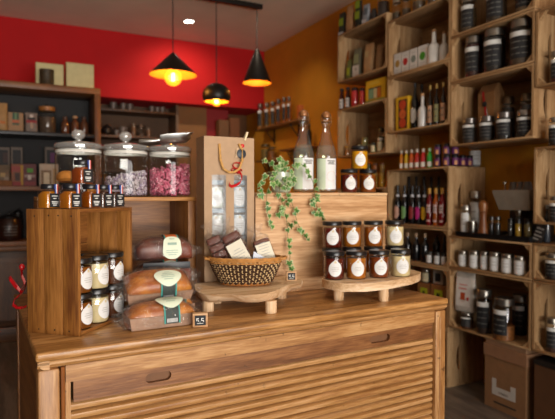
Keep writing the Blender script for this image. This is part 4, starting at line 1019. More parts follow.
for k, pxc in enumerate((455, 462.3, 469.2)):
    q = at_y(pxc, 160, 2.708)
    spice_jar(('purple labelled small jar third along the bottom row above the black bottles', 'purple labelled small jar fourth along the bottom row above the black bottles', 'purple labelled small jar last along the bottom row, against the tall clear jar')[k], 0,0,0,0, pos=(q.x, q.y, Z), r=.026, h=.078, **{**pj, 'turn': .9})
    if k == 0: spice_jar('purple labelled small jar stacked on top, third from the green syrup bottle', 0,0,0,0, pos=(q.x, q.y, Z + .0785), r=.026, h=.07, **{**pj, 'turn': .9})
q = at_y(477, 160, 2.735); spice_jar('tall clear jar with white and red label behind the purple labelled jars', 0,0,0,0, pos=(2.965, q.y, Z), r=.042, h=.155, fill='#8a8a88', lab='white', lid='#8a8682', level=.85, turn=1.0)
Z = 1.103
for k, (pc, cc, nm) in enumerate(((397.7,'#c99a86','pale pink'),(404.6,'#6f9a5c','green'),(412.4,'#8a2a2a','dark red'),(418.6,'#b81a78','magenta'),(424.6,'#c79a14','yellow'))):
    bottle(f'black bottle with a long oval {nm} label in the lower crate', pc - 3.4, pc + 3.4, 185.5, Z, 2.715, '#100e10', '#141316', 'tall', ('oval', cc), collar='#c4c2c6', caph=.16)
for k, pc in enumerate((409, 416.2, 423.8, 431.2, 438.6)):
    bottle(('tall black bottle in the back row behind the green labelled bottle', 'tall black bottle in the back row behind the dark red labelled bottle', 'tall black bottle in the back row behind the yellow labelled bottle', 'tall black bottle in the back row behind the first gold capped bottle', 'tall black bottle in the back row behind the last gold capped bottles')[k], pc - 3, pc + 3, 176.5, Z, 2.85, '#0e0d0f', '#101012', 'tall', None, caph=.2)
for k, (a, b, cc, nm) in enumerate(((426.4,432.6,'#6e0f14','red bottle with gold cap beside the yellow labelled black bottle'),(433,438.9,'#9a4a10','orange brown bottle with gold cap between two red ones'),(439.2,445.4,'#7a0f14','red bottle with gold cap against the crate post'))):
    bottle(nm, a, b, 188, Z, 2.70, cc, '#b98a34', 'short', ('square', '#c4a8a4'), caph=.15)
Z = .828
for k, (pc, yt) in enumerate(((408,232.5),(416.5,232.8),(425.3,233.2))):
    bottle(('black corked bottle nearest the cream jam jars', 'black corked bottle in the middle of three low behind the jam jars', 'black corked bottle beside the small white labelled jars')[k], pc - 4, pc + 4, yt, Z, 2.72, '#101114', '#a07f5e', 'tall', None, caph=.14)
for k, (a, b) in enumerate(((426.8,433.8),(434.6,441.6),(441.6,447.4))):
    spice_jar(('small white labelled jar beside the black corked bottles', 'small white labelled jar in the middle of three beside the corked bottles', 'small white labelled jar against the crate post near the corked bottles')[k], a, b, (251.5,252.5,253.2)[k], Z, 2.70, '#4a4038', 'white', '#3a3834', metal=.5)
for k, (a, b) in enumerate(((433,441.5),(442.5,448.5))):
    bottle(('dark narrow bottle standing behind the small white labelled jars', 'dark narrow bottle behind the jars against the crate post')[k], a, b - 1, 234, Z, 2.82, '#1a1410', '#6a4a34', 'short', None)
Z = .408
for k, (a, b, yt) in enumerate(((418,430.5,283.5),(431,446.5,285.5))):
    carton(('brown carton with lime label nearer the jam board, low behind the counter', 'brown carton with lime label against the crate post, low behind the counter')[k], a, b, yt, Z, 2.70, .18, '#8a5a2e', blabel((-.25,.3,.55,.88,'#a8b01e'), (-.1,.12,.62,.8,'#3a3c14')))
tops = at_x(424, 283.5, 2.70).z
spice_jar('jar with silver lid standing on the low brown cartons', 422.5, 431.2, 269, tops, 2.75, '#4a4a44', 'cream', '#9a968c')
carton('white carton with a black picture standing on the low brown cartons', 433.5, 443.8, 270.8, at_x(438,285.5,2.70).z, 2.735, .06, '#b5afa4', blabel((-.3,.25,.2,.8,'#26282a')))
# --- column C
Z = 2.3885
for k, (a, b) in enumerate(((459.5,474.5),(484.6,504.2),(513.4,532))):
    spice_jar(('tall spice jar with black label at the top, nearest the white bottles', 'tall spice jar with black label in the middle at the picture top', 'tall spice jar of nuts with black label at the top near the frame edge')[k], a, b, (-2,-12,-22)[k], Z, 2.735, ('#4a3a24','#3c2e1e','#6e5636')[k], 'black')
Z = 2.0845
for k, (a, b, yt, f) in enumerate(((464,480.5,36.9,'#3a0f0a'),(482.8,503.3,29.6,'#1f1a18'),(508.5,532,21.8,'#4a3826'))):
    spice_jar(('dark red spice jar with black label and steel lid over the ribboned bag', 'black spice jar with steel lid in the middle over the ribboned bag', 'big spice jar of brown seeds with steel lid near the frame edge')[k], a, b, yt, Z, 2.735, f, 'black', level=.95 if k < 2 else .6, hmax=.268)
solo('paper_scoop', MB().prism([(-.045,0),(.045,0),(.040,.07)], 0, .05, M=T(0,0,0,PI/2)).mesh('paper_scoop', plain('#6a6660', .6), smooth=0), 'grey triangular card standing between the two big upper spice jars', 'card', (2.90, at_x(507, 60, 2.90).y, Z), OUT)
Z = 1.6575
c, r, h = rh(480, 499.5, 79.5, Z, 2.83); h = .385
rbg = thing('ribboned_bag', 'brown paper bag with red and white ribbon behind the short spice jars', 'bag', (2.83, c.y, Z), OUT)
part('bag_body', MB().loft([[(x*r*k, y*.045*k2, h*f) for x, y in ((-1,-1),(1,-1),(1,1),(-1,1))] for f, k, k2 in ((0,1,1),(.85,1,1),(1,1,.25))]).mesh('bag_body', plain('#94693f', .8, .08, 0, 30), smooth=0), rbg)
part('ribbon', MB().strip([(-.02,-.050,h*.88),(-.012,-.052,h*.75),(-.004,-.052,h*.66),(.002,-.052,h*.55),(.010,-.052,h*.42),(.016,-.05,h*.34)], (.016,0,0)).mesh('ribbon', plain('#b01c1c', .4)), rbg)
part('ribbon', MB().strip([(-.026,-.049,h*.86),(-.012,-.050,h*.70),(.012,-.050,h*.5),(.03,-.05,h*.38)], (.010,0,0)).mesh('ribbon', WHITE), rbg, 'white ribbon')
part('seal', MB().ball((-.004,-.054,h*.66), .018, .006, .018).mesh('seal', plain('#181818', .6)), rbg)
for k, (a, b, yt) in enumerate(((462,476.5,118.8),(478.8,493.8,116.6),(495.5,512.2,113),(516,532,110.6))):
    spice_jar(('short spice jar first from the crate post in front of the ribboned bag', 'short spice jar second along in front of the ribboned bag', 'short spice jar third along with a bright glass edge', 'short spice jar last in the row, under the tall dark jars')[k], a, b, yt, Z, 2.715, ('#3a2e24','#3a3026','#26201c','#1c1a18')[k], 'black', '#8f8a86', lidh=.2)
for k, (a, b, yt) in enumerate(((501.5,513.3,97),(519,531.5,94))):
    spice_jar(('tall dark jar behind the third short spice jar', 'tall dark jar behind the last short spice jar')[k], a, b, yt, Z, 2.86, '#1a1614', None, '#6a5a48', level=.9)
# things on the shallow crate of six white jars
Z = 1.0475
trq = thing('black_tray', 'long black tray on the shallow crate under the coffee machine', 'tray', (XC + .0, 2.03 + .02, Z))
part('tray_base', MB().box((.003,.0,.0),(.33,.56,.010),.002).mesh('tray_base', BLACK), trq)
part('tray_lip', MB().box((.003,.0,.0102),(.008,.56,.030)).box((.325,.0,.0102),(.33,.56,.030)).box((.0082,.0,.0102),(.3248,.005,.030)).box((.0082,.555,.0102),(.3248,.56,.030)).mesh('tray_lip', BLACK), trq)
Z2 = Z + .0108
spice_jar('clear jar of pale flakes at the crate end of the black tray', 461, 471, 205, Z2, 2.72, '#b5a68c', 'white', '#a9a49c')
spice_jar('taller clear jar of pale flakes at the back of the black tray', 470.2, 481, 191, Z2, 2.86, '#b0a48e', 'white', '#a9a49c')
c, r, h = rh(468.3, 476.5, 213, Z2, 2.705)
cu = thing('metal_cup', 'small shiny metal cup in front of the pale flake jars on the black tray', 'cup', (2.70, c.y - .005, Z2))
part('body', MB().lathe([(0,.001),(.026,0),(.027,.003),(.029,.09),(.027,.09),(.025,.004),(0,.004)], 20).mesh('body', STEEL), cu)
part('handle', MB().tube([(.027,0,.075),(.045,0,.07),(.046,0,.035),(.027,0,.025)], .003, 6).mesh('handle', STEEL), cu)
c, r, h = rh(478.2, 488.6, 200, Z2, 2.72)
pm = thing('pepper_mill', 'turned wooden pepper mill standing on the black tray', 'pepper mill', (c.x, c.y, Z2))
part('body', MB().lathe([(0,0),(r,0),(r*1.02,h*.06),(r*.78,h*.28),(r*.62,h*.48),(r*.72,h*.62),(r*.80,h*.68),(0,h*.68)], 22).mesh('body', wood(('#5a2f14','#7c4722','#96602f'), 'z', 1, .4)), pm)
part('head', MB().lathe([(0,h*.685),(r*.80,h*.69),(r*.92,h*.80),(r*.86,h*.92),(r*.4,h*.98),(0,h)], 22).mesh('head', wood(('#5a2f14','#7c4722','#96602f'), 'z', 1, .4)), pm)
for k, (a, b) in enumerate(((489.5,494.5),(495.2,500.8))):
    spice_jar(('small dark jar right beside the pepper mill', 'small dark jar between the pepper mill jar and the coffee machine')[k], a, b, 216.5, Z2, 2.74, '#1e1a18', None, '#5a5854')
# coffee machine
mq, mw, ms = span(494, 533, 2.70); my0, my1 = at_x(533, 200, 2.72).y + .004, at_x(500, 200, 2.72).y
cm = thing('coffee_machine', 'dark coffee machine with a grey metal upper casing on the black tray', 'coffee machine', (2.70, 0, Z2))
ztop, zmid = at_x(515, 190, 2.72).z - Z2, at_x(515, 210, 2.72).z - Z2
part('upper_casing', MB().loft([[(x, y, zmid) for x, y in ((.0,my0),(.0,my1 - .01),(.20,my1 - .01),(.20,my0))], [(x, y, ztop - .01) for x, y in ((-.01,my0),(-.01,my1 + .035),(.22,my1 + .035),(.22,my0))], [(x, y, ztop) for x, y in ((-.008,my0),(-.008,my1 + .03),(.215,my1 + .03),(.215,my0))]]).mesh('upper_casing', plain('#8f877a', .45, .1, .3), smooth=30), cm)
part('body', MB().box((.10, my0, .012), (.22, my1 - .005, zmid - .0005), .004).mesh('body', plain('#1b1614', .4, .2)), cm)
part('drip_base', MB().box((.012, my0, .0), (.22, my1, .0115), .002).mesh('drip_base', BLACK), cm)
part('spout', MB().lathe([(0,zmid-.05),(.012,zmid-.05),(.02,zmid-.03),(.02,zmid-.001),(0,zmid-.001)], 14, c=(.05,(my0+my1)/2,0)).mesh('spout', STEEL), cm)
part('lever', MB().tube([(.05,my1 - .01,ztop - .001),(.05,my1 - .01,ztop + .04)], .004, 8).ball((.05,my1 - .01,ztop + .046), .012).mesh('lever', STEEL), cm)
for k in range(3):
    q = at_x(513 + 6.5*k, 186, 2.78)
    solo('coffee_cup', MB().lathe([(0,.05),(.022,.05),(.024,.046),(.032,.004),(.034,0),(.031,0),(.022,.044),(0,.046)], 18).mesh('coffee_cup', plain('#4a3f38', .35, .2)), ('dark cup upside down on the coffee machine, nearest its lever', 'dark cup upside down in the middle on the coffee machine', 'dark cup upside down on the coffee machine beside the end crate')[k], 'cup', (2.79, q.y, Z2 + ztop + .0005), 0, 'cups on the coffee machine')
for k, (a, b, cc) in enumerate(((508,513.6,'#2a2420'),(515.4,522,'#a07a1c'),(524.5,531.5,'#5a4a20'))):
    spice_jar(('small black jar under the coffee machine spout', 'small yellow jar with black lid under the coffee machine', 'small olive jar under the coffee machine near the end crate')[k], a, b, 218.5, Z2 + .012, 2.73, cc, None, '#141414', metal=0, level=.95, lidh=.25)
Z = .8445
for k, (a, b, yt) in enumerate(((459,468.3,250.6),(469.8,480.2,250.6),(481,489.4,251.5),(490.3,501.4,252.2),(502.2,514.4,254),(515,527.2,255.8))):
    spice_jar(('white jar with steel lid first from the counter side of the shallow crate', 'second white jar with steel lid in the shallow crate', 'third, narrower white jar with steel lid in the shallow crate', 'fourth white jar with steel lid in the shallow crate', 'fifth white jar with steel lid in the shallow crate', 'sixth white jar with steel lid, last before the end crate')[k], a, b, yt, Z, 2.70, '#cfc8bc', 'white', '#9a958c', lidh=.18, level=.96, group='white jars in the shallow crate')
Z = .4375
c, r, h = rh(460.5, 476, 309, Z, 2.71); r, h = .042, .105
spice_jar('short jar of brown spice under the white pouch', 0,0,0,0, pos=(c.x, c.y, Z), r=r, h=h, fill='#5a3418', lab='black')
pouch('white pouch with red print standing on a short spice jar', 455.5, 477.8, 271.5, Z + h + .0005, 2.72, '#c9c0b4', flabel((-.36,.36,.14,.86,'#d8d0c8'), (-.12,.10,.30,.48,'#b04a24'), (-.22,.18,.56,.60,'#cf8a80'), (-.2,.2,.66,.69,'#cf8a80'), (.2,.3,.3,.38,'#b83a30')), .06, turn=.15)
for k, (a, b, yt, f, X) in enumerate(((478,492.8,289.5,'#2e1a10',2.71),(495.2,516,297.8,'#8a5526',2.70),(514,528,294.5,'#1c1512',2.88))):
    spice_jar(('tall tea jar with black label beside the white pouch', 'tall jar half full of tan powder with black label', 'dark tall jar in the shade at the back of the tea jar crate')[k], a, b, yt, Z, X, f, 'black', level=.9 if k != 1 else .42, turn=.35 if k != 1 else 0)
# --- column D
for (lb, pc, w_, yt, Z, f) in (('dark red jar in the end crate above the lone spice jar', 551, 14, 52, 1.9375, '#4a100c'), ('lone spice jar with black label standing on the end crate', 551, 16, 118, 1.5925, '#2a2018'), ('spice jar with black label inside the end crate beside the coffee machine', 552, 15, 196, 1.1675, '#2a2018'), ('squat spice jar in the shallow end crate beside six white jars', 551, 20, 253, .8505, '#221c18'), ('spice jar in the lowest end crate above the dark floor carton', 551, 15, 318, .4425, '#3a1c10')):
    spice_jar(lb, pc + 3.5 - w_*.4, pc + 3.5 + w_*.4, yt, Z, 2.715, f, 'black', turn=.4, hmax=.19 if Z < .9 and Z > .8 else .37)
q = at_x(547.5, 230, 2.74); bottle('slim steel topped bottle on the shallow end crate', 544.5, 550.5, 205, 1.0505, 2.74, '#3a4048', '#8f969c', 'short')
solo('chalk_card', MB().box((-.032,-.002,0),(.032,.002,.10), .0005).box((-.026,-.0028,.076),(.020,-.002,.086),0,1).box((-.026,-.0028,.056),(.012,-.002,.064),0,1).box((-.026,-.0028,.034),(.022,-.002,.042),0,1).box((-.026,-.0028,.014),(.008,-.002,.022),0,1).mesh('chalk_card', plain('#23201e', .7), plain('#8a8680', .8), smooth=0), 'dark chalk card with pale writing leaning beside the coffee machine', 'sign', (2.69, at_x(536, 238, 2.69).y, 1.0505), 0, rot=(-.22, .25, OUT))
# --- floor boxes
bq0, bq1 = at_z(497.5, 405, 0), at_z(533, 415, 0)
fb_y0, fb_y1 = 2.06, 2.36
fbx = thing('floor_carton', 'brown cardboard carton with white label on the floor under the crates', 'carton', (2.665, fb_y0, 0))
zb = at_x(515, 364, 2.665).z
def ulabel(m):
    w = fb_y1 - fb_y0; cy, z0 = w*.52, zb*.42
    M = Matrix(((0,0,1,-.0012),(1,0,0,0),(0,1,0,0),(0,0,0,1)))
    m.prism([(cy-.085,z0-.045),(cy+.085,z0-.045),(cy+.085,z0+.055),(cy+.055,z0+.055),(cy+.055,z0+.005),(cy-.05,z0+.005),(cy-.05,z0+.04),(cy-.085,z0+.04)], 0, .001, M=M)
    for k in range(7): m.prism([(cy-.03+.01*k,z0-.032),(cy-.026+.01*k,z0-.032),(cy-.026+.01*k,z0-.018),(cy-.03+.01*k,z0-.018)], -.0005, .0, mi=1, M=M)
    m.prism([(cy-.09,z0-.095),(cy+.07,z0-.095),(cy+.07,z0-.085),(cy-.09,z0-.085)], -.0005, .001, mi=1, M=M)
    return m
part('box_body', MB().box((0,0,0),(.32,fb_y1 - fb_y0,zb - .001),.002).mesh('box_body', plain('#8a6340', .8, .08, 0, 20), smooth=0), fbx)
part('label', ulabel(MB()).mesh('label', plain('#c2bcb4', .7, .04), plain('#3a3028', .7), smooth=0), fbx)
part('lid', MB().box((-.006,-.006,zb),(.326,fb_y1 - fb_y0 + .006,zb + .075),.002).mesh('lid', plain('#92694a', .8, .08, 0, 20), smooth=0), fbx)
FH = max(.02, .4225 - (zb + .0755))
print('zb', zb, FH)
solo('flat_carton', MB().box((0,0,0),(.30,fb_y1 - fb_y0 - .01,FH),.002).box((-.003,-.003,FH*.7),(.303,fb_y1 - fb_y0 - .007,FH + .0005),.001).mesh('flat_carton', plain('#947052', .8, .08, 0, 20), smooth=0), 'flat cardboard box lying on the labelled floor carton', 'carton', (2.668, fb_y0 + .005, zb + .0755))
dkb = thing('dark_carton', 'dark brown wooden bin on the floor at the frame edge beside the cartons', 'bin', (2.66, 1.55, 0))
part('bin_body', MB().box((0,0,0),(.33,.455,.36),.003).mesh('bin_body', plain('#5a3a20', .7, .12, 0, 10), smooth=0), dkb)
part('lid', MB().box((-.004,-.004,.361),(.334,.459,.385),.002).mesh('lid', plain('#1c1510', .6, .1), smooth=0), dkb)

# ================================================================== SMALL WALL SHELF WITH JARS ON THE ORANGE WALL
def wall_shelf(label, y0, y1, z, x0, jars=()):
    t = thing('wall_shelf', label, 'shelf', (x0, y0, z), 0)
    part('shelf_board', MB().box((0,0,-.022),(XW - x0 - .001,y1 - y0,0),.002).mesh('shelf_board', wood(('#5c3a1a','#7c5228','#966a38'), 'y', 1, .5)), t)
    for f in (.22, .78):
        b = MB(); yy = (y1 - y0)*f; d = XW - x0
        b.tube([(d*.25,yy,-.024),(d*.4,yy,-.07),(d*.75,yy,-.14),(d - .008,yy,-.17)], .006, 6); b.box((d - .012,yy-.010,-.20),(d - .002,yy+.010,-.0225))
        part('bracket', b.mesh('bracket', BLACKM), t)
s1x = 2.86; a_, b_ = at_x(255, 127, s1x), at_x(297, 121.5, s1x)
zsh = (a_.z + b_.z)/2
wall_shelf('small plank shelf with bracketed jars on the orange wall beyond the bottles', b_.y - .02, a_.y, zsh, s1x)
for k, (a, b, yt) in enumerate(((257.5,263.3,104),(264.5,269.5,103),(270.5,275.5,102),(276,281,99.5),(282,286.3,97.5),(286.8,291,97))):
    c = at_x((a+b)/2, 110, s1x + .07); r = (b-a)*dist(c)/FPX/2
    spice_jar(('first labelled jar at the far end of the orange wall shelf', 'second labelled jar on the orange wall shelf', 'third labelled jar on the orange wall shelf', 'fourth, taller labelled jar on the orange wall shelf', 'fifth labelled jar on the orange wall shelf', 'last labelled jar on the orange wall shelf, beside the orange carton')[k], 0,0,0,0, pos=(c.x, c.y, zsh + .0005), r=min(r,.036), h=at_x((a+b)/2, yt, s1x + .07).z - zsh, fill=('#a5763c','#8a6a3c','#6a4a2a','#8a4a20','#b0602c','#b0602c')[k], lab='black', lid='#6e6862', turn=.5, level=.7, group='jars on the orange wall shelf')
c = at_x(294, 115, s1x + .05); solo('orange_carton', MB().box((-.03,-.025,0),(.03,.025,.15),.002).mesh('orange_carton', plain('#c0642c', .6, .1), smooth=0), 'small orange carton at the near end of the orange wall shelf', 'carton', (c.x, b_.y + .015, zsh + .0005))
c = at_x(302, 146, 2.88); wall_shelf('lower plank shelf on the orange wall behind the swing top bottles', 4.95, 5.62, c.z, 2.88)
q = at_x(334, 146, 2.93); q.y = max(q.y, 4.97)
bottle('dark slim bottle on the lower orange wall shelf behind the swing top bottles', 0,0,0,0, pos=(2.93, 5.0, c.z + .0005), r=.03, h=.24, body='#16130f', cap='#3a3430')
c = at_x(262, 160, 2.88); wall_shelf('lowest plank shelf on the orange wall behind the ivy', 5.75, 6.28, c.z, 2.88)
spice_jar('greenish glass jar on the lowest orange wall shelf behind the gift bag', 0,0,0,0, pos=(2.93, 6.1, c.z + .0005), r=.06, h=.2, fill='#6a5a24', lab=None, lid='#4a3a1c', metal=.2)
spice_jar('smaller amber jar on the lowest orange wall shelf behind the ivy', 0,0,0,0, pos=(2.93, 5.92, c.z + .0005), r=.05, h=.15, fill='#7a4a14', lab=None, lid='#4a3a1c', metal=.2)

# ================================================================== DARK CABINET BEHIND ON THE OTHER SIDE
KY, KDp = 5.3, .45; cx0, cx1 = -1.3, .80
cab = thing('back_cabinet', 'tall dark backed cabinet with walnut edges against the red wall', 'cabinet', (0, 0, 0))
dwx, dwz = wood(DARKW_C, 'x', .8, .45, .1), wood(DARKW_C, 'z', .8, .45, .1)
ED = wood(('#5a3518','#744722','#8a5a2e'), 'x', .8, .45, .1); EDz = wood(('#5a3518','#744722','#8a5a2e'), 'z', .8, .45, .1)
part('top_board', MB().box((cx0, KY, 2.28), (cx1, KY + KDp, 2.335), .003).mesh('top_board', ED), cab)
for xx in (cx0, cx1 - .055): part('side_post', MB().box((xx, KY, .0), (xx + .055, KY + KDp, 2.2795), .003).mesh('side_post', EDz), cab)
part('back_panel', MB().box((cx0 + .056, KY + KDp - .02, .02), (cx1 - .056, KY + KDp - .002, 2.279)).mesh('back_panel', plain('#1f1d1e', .7, .12, 0, 6), smooth=0), cab)
Z1, Z2c, Z3 = 1.895, 1.40, .905
part('shelf', MB().box((cx0 + .056, KY + .01, Z1 - .03), (cx1 - .056, KY + KDp - .021, Z1), .002).mesh('shelf', plain('#17161a', .4, .1)), cab)
part('shelf', MB().box((cx0 + .056, KY + .004, Z2c - .04), (cx1 - .056, KY + KDp - .021, Z2c), .002).mesh('shelf', ED), cab)
part('shelf', MB().box((cx0 + .056, KY - .03, Z3 - .045), (cx1 - .056, KY + KDp - .021, Z3), .003).box((cx0 + .056, KY - .02, Z3 - .085), (cx1 - .056, KY + .02, Z3 - .046), .004).mesh('shelf', ED), cab)
nd = 4; dw = (cx1 - cx0 - .112)/nd
for k in range(nd):
    a = cx0 + .056 + dw*k + .004; b = a + dw - .008
    d = part('door', MB().box((a, KY + .005, .14), (b, KY + .03, Z3 - .09), .003).mesh('door', dwx), cab)
    n = 12; w = b - a; arch = [(a + .05, .20), (b - .05, .20), (b - .05, .62)] + [(b - .05 - (w - .1)*j/n, .62 + .10*math.sin(PI*j/n)) for j in range(1, n)] + [(a + .05, .62)]
    part('door_panel', MB().prism(arch, -(KY + .0045), -(KY - .010), M=stand()).mesh('door_panel', dwz, smooth=30), d)
    part('knob', MB().ball((b - .025, KY - .008, .5), .014).mesh('knob', plain('#3a2a1a', .4, .1, .5)), d)
part('plinth', MB().box((cx0 + .056, KY - .012, 0), (cx1 - .056, KY + .3, .135), .004).mesh('plinth', dwx), cab)
def yb_(px0, px1, ytop, z, Y):
    c = at_y((px0+px1)/2, 150, Y); w = (px1-px0)*dist(c)/FPX; return c, w, at_y((px0+px1)/2, ytop, Y).z - z
def card_box(label, px0, px1, ytop, z, Y, depth, col, rects=(), group='packets in the dark cabinet', name='packet', cat='packet', rot=0):
    c, w, h = yb_(px0, px1, ytop, z, Y); t = thing(name, label, cat, (c.x, Y, z), rot, group)
    part('box_body', MB().box((-w/2,0,0),(w/2,depth,h),.002).mesh('box_body', plain(col, .6, .08), smooth=0), t)
    if rects: m = MB(); part('label', m.mesh('label', *blabel(*rects)(m, w, h), smooth=0), t) if False else None
    if rects:
        m = MB(); mats = blabel(*rects)(m, w, h); part('label', m.mesh('label', *mats, smooth=0), t)
    return t
# on top of the cabinet
card_box('cream square box with a dark candle in front on the cabinet top', 38, 63.5, 63.5, 2.3355, 5.50, .06, '#b8ab78', ((-.47,.47,.03,.97,'#c4b886'),), 'cream boxes on the cabinet', 'cream_box', 'box')
card_box('plain cream square box nearer the cabinet end on the cabinet top', 68, 94, 63.5, 2.3355, 5.50, .06, '#b8ab78', ((-.47,.47,.03,.97,'#c4b886'),), 'cream boxes on the cabinet', 'cream_box', 'box')
c, w, h = yb_(41, 54.5, 70, 2.3355, 5.40)
solo('dark_canister', MB().lathe([(0,0),(w/2,0),(w/2,h*.04),(w/2*.97,h*.06),(w/2*.97,h*.8),(w/2,h*.82),(w/2,h),(0,h)], 22).mesh('dark_canister', plain('#3a2c18', .6, .7, 0, 60)), 'dark mottled canister in front of a cream box on the cabinet', 'canister', (c.x, 5.40, 2.3355))
# shelf 1
Z = Z1 + .0005
pouch('plain kraft bag cut by the frame edge on the upper dark shelf', -4, 7.5, 103, Z, 0, '#a07a4c', flabel((-.1,.3,.25,.35,'#b5641c')), .09, 'packets in the dark cabinet', 0, y=5.42)
card_box('small kraft packet with green and orange label on the upper dark shelf', 9.3, 23, 112.5, Z, 5.40, .06, '#94704a', ((-.22,.22,.35,.98,'#2c4a34'), (-.22,.22,.46,.62,'#a8562c'), (-.06,.06,.62,.98,'#5c7a50')))
pouch('clear bag with a red and white bow on the upper dark shelf', 26, 37.5, 113, Z, 0, '#7a6a60', flabel((-.42,.42,.48,.62,'#8a1c20'), (-.3,.3,.62,.76,'#26201e'), (-.12,.14,.76,.9,'#c4b8b0'), (-.1,.1,.2,.5,'#a58a74')), .06, 'packets in the dark cabinet', 0, y=5.42)
c, w, h = yb_(39, 56, 105, Z, 5.44)
gj = thing('storage_jar', 'glass storage jar with wooden lid on the upper dark shelf', 'jar', (c.x, 5.44, Z)); r = w/2
part('glass_body', MB().lathe([(0,.002),(r*.92,0),(r,.01),(r,h*.72),(r*.85,h*.80)], 24).mesh('glass_body', GLASS), gj)
part('filling', MB().lathe([(0,.006),(r*.93,.006),(r*.94,h*.55),(0,h*.57)], 24).mesh('filling', plain('#4a3626', .7, .5, 0, 50)), gj)
ld = part('lid', MB().lathe([(0,h*.78),(r*.9,h*.78),(r*.92,h*.92),(0,h*.92)], 24).mesh('lid', wood(('#7a4a20','#96602c','#aa763c'), 'x', 1, .5)), gj)
part('knob', MB().lathe([(0,h*.921),(.018,h*.922),(.024,h*.96),(.012,h),(0,h*1.005)], 14).mesh('knob', BLACK), ld)
for k, (a, b) in enumerate(((61,69.2),(71,79),(80,88))):
    bottle(('small brown stoneware bottle beside the storage jar', 'small brown stoneware bottle in the middle of three with pale stopper', 'small brown stoneware bottle nearest the cabinet post')[k], 0,0,0,0, pos=(at_y((a+b)/2, 120, 5.42).x, 5.42, Z), r=yb_(a, b, 117, Z, 5.42)[1]/2, h=yb_(a, b, (117,116,117)[k], Z, 5.42)[2], body='#5c3622', cap=('#4a2c1c','#b08a64','#4a2c1c')[k], shape='short', caph=.12, group='brown stoneware bottles')
# shelf 2
Z = Z2c + .0005
for k, (a, b, cc, nm) in enumerate(((-2,9,'#3a1c14','framed brown card at the frame edge on the back of the middle cabinet shelf'),(11.5,22,'#1e1214','framed dark card standing behind the red and yellow packets'),(45.5,56.5,'#5a1050','framed card with purple patch above the white window box'))):
    c, w, h = yb_(a, b, 147, Z, 5.60); hh_ = h*.46
    t = thing('framed_card', nm, 'card', (c.x, 5.62, Z), 0, 'framed cards in the dark cabinet')
    part('card_body', MB().box((-w/2,0,0),(w/2,.05,h),.002).mesh('card_body', plain('#76685e', .7, .06), smooth=0), t)
    part('picture', MB().box((-w*.36,-.002,h - hh_),(w*.36,-.0003,h*.93)).mesh('picture', plain('#140e10', .6), smooth=0), t)
    part('patch', MB().box((-w*.06,-.004,h - hh_*.85),(w*.34,-.0021,h*.86)).mesh('patch', plain(cc, .6), smooth=0), t)
pouch('clear bag of mixed sweets in the small basket at the frame edge', -2, 9.5, 165, Z + .01, 0, '#6e5c4a', flabel((-.3,.1,.4,.6,'#a58a5c'), (0,.35,.2,.4,'#8a7a6c')), .08, 'packets in the dark cabinet', 0, y=5.46)
c, w, h = yb_(-2, 11, 178, Z, 5.38)
solo('bread_tray', MB().loft([[(x*w/2*k, y*.05*k, z_) for x, y in ((-1,-1),(1,-1),(1,1),(-1,1))] for z_, k in ((0,.85),(.001,.9),(.05,1.0),(.05,.94),(.008,.84))]).mesh('bread_tray', plain('#7a4a1c', .7, .2)), 'small brown tray in front of the sweets bag at the frame edge', 'tray', (c.x, 5.36, Z))
card_box('red and yellow packet on the middle cabinet shelf beside the sweets bag', 11.5, 22.5, 164, Z, 5.42, .05, '#7a4a30', ((-.48,.3,.65,.9,'#8a3a34'), (.28,.48,.05,.95,'#a88020'), (-.2,.2,.25,.6,'#3a2420'), (-.4,.3,.03,.2,'#8a2a2a')))
card_box('red and green packet on the middle cabinet shelf', 23.5, 35.5, 164, Z, 5.42, .05, '#5a2a2e', ((-.2,.25,.62,.8,'#4a8a2a'), (-.4,.4,.4,.52,'#8a7a78'), (-.15,.1,.3,.5,'#c4bcb4'), (-.4,.4,.05,.2,'#7a2a30')))
card_box('white window box behind the candy jars on the middle cabinet shelf', 40, 57.5, 164, Z, 5.42, .07, '#b5a694', ((-.42,.12,.06,.72,'#7a6248'), (-.28,.02,.08,.62,'#c8bda4'), (.2,.42,.1,.8,'#a88a60')))
# shelf 3: dark crocks
Z = Z3 + .0005
for k, (a, b, yt, lb) in enumerate(((-3,19.5,212,'dark brown crock with chalk writing on the low cabinet shelf'), (8,26,207,'black crock with lid knob behind the lettered crock'))):
    c, w, h = yb_(a, b, yt, Z, 5.42 + .13*k); r = w/2
    t = thing('crock', lb, 'crock', (c.x, 5.41 + .15*k, Z), 0, 'crocks in the dark cabinet')
    if k: r *= .55
    part('body', MB().lathe([(0,0),(r*.85,0),(r*.95,h*.05),(r,h*.4),(r*.97,h*.68),(r*.8,h*.78),(0,h*.78)], 26).mesh('body', plain('#2c1710', .3, .2) if not k else plain('#131214', .3)), t)
    ld = part('lid', MB().lathe([(0,h*.781),(r*.84,h*.785),(r*.86,h*.83),(r*.4,h*.9),(0,h*.91)], 26).mesh('lid', BLACK), t)
    part('knob', MB().ball((0,0,h*.94), r*.16).mesh('knob', BLACK), ld)
    if not k:
        m = MB(); rn = random.Random(4)
        for j in range(4):
            aa = -.45 + .1*(j % 2)
            while aa < .55:
                wd = rn.uniform(.06,.22); m.patch(r*1.005, aa, aa + wd, h*(.50 - .10*j), h*(.525 - .10*j), 2); aa += wd + .06
        part('chalk_writing', m.mesh('chalk_writing', plain('#8f8a86', .8), normals=False), t)

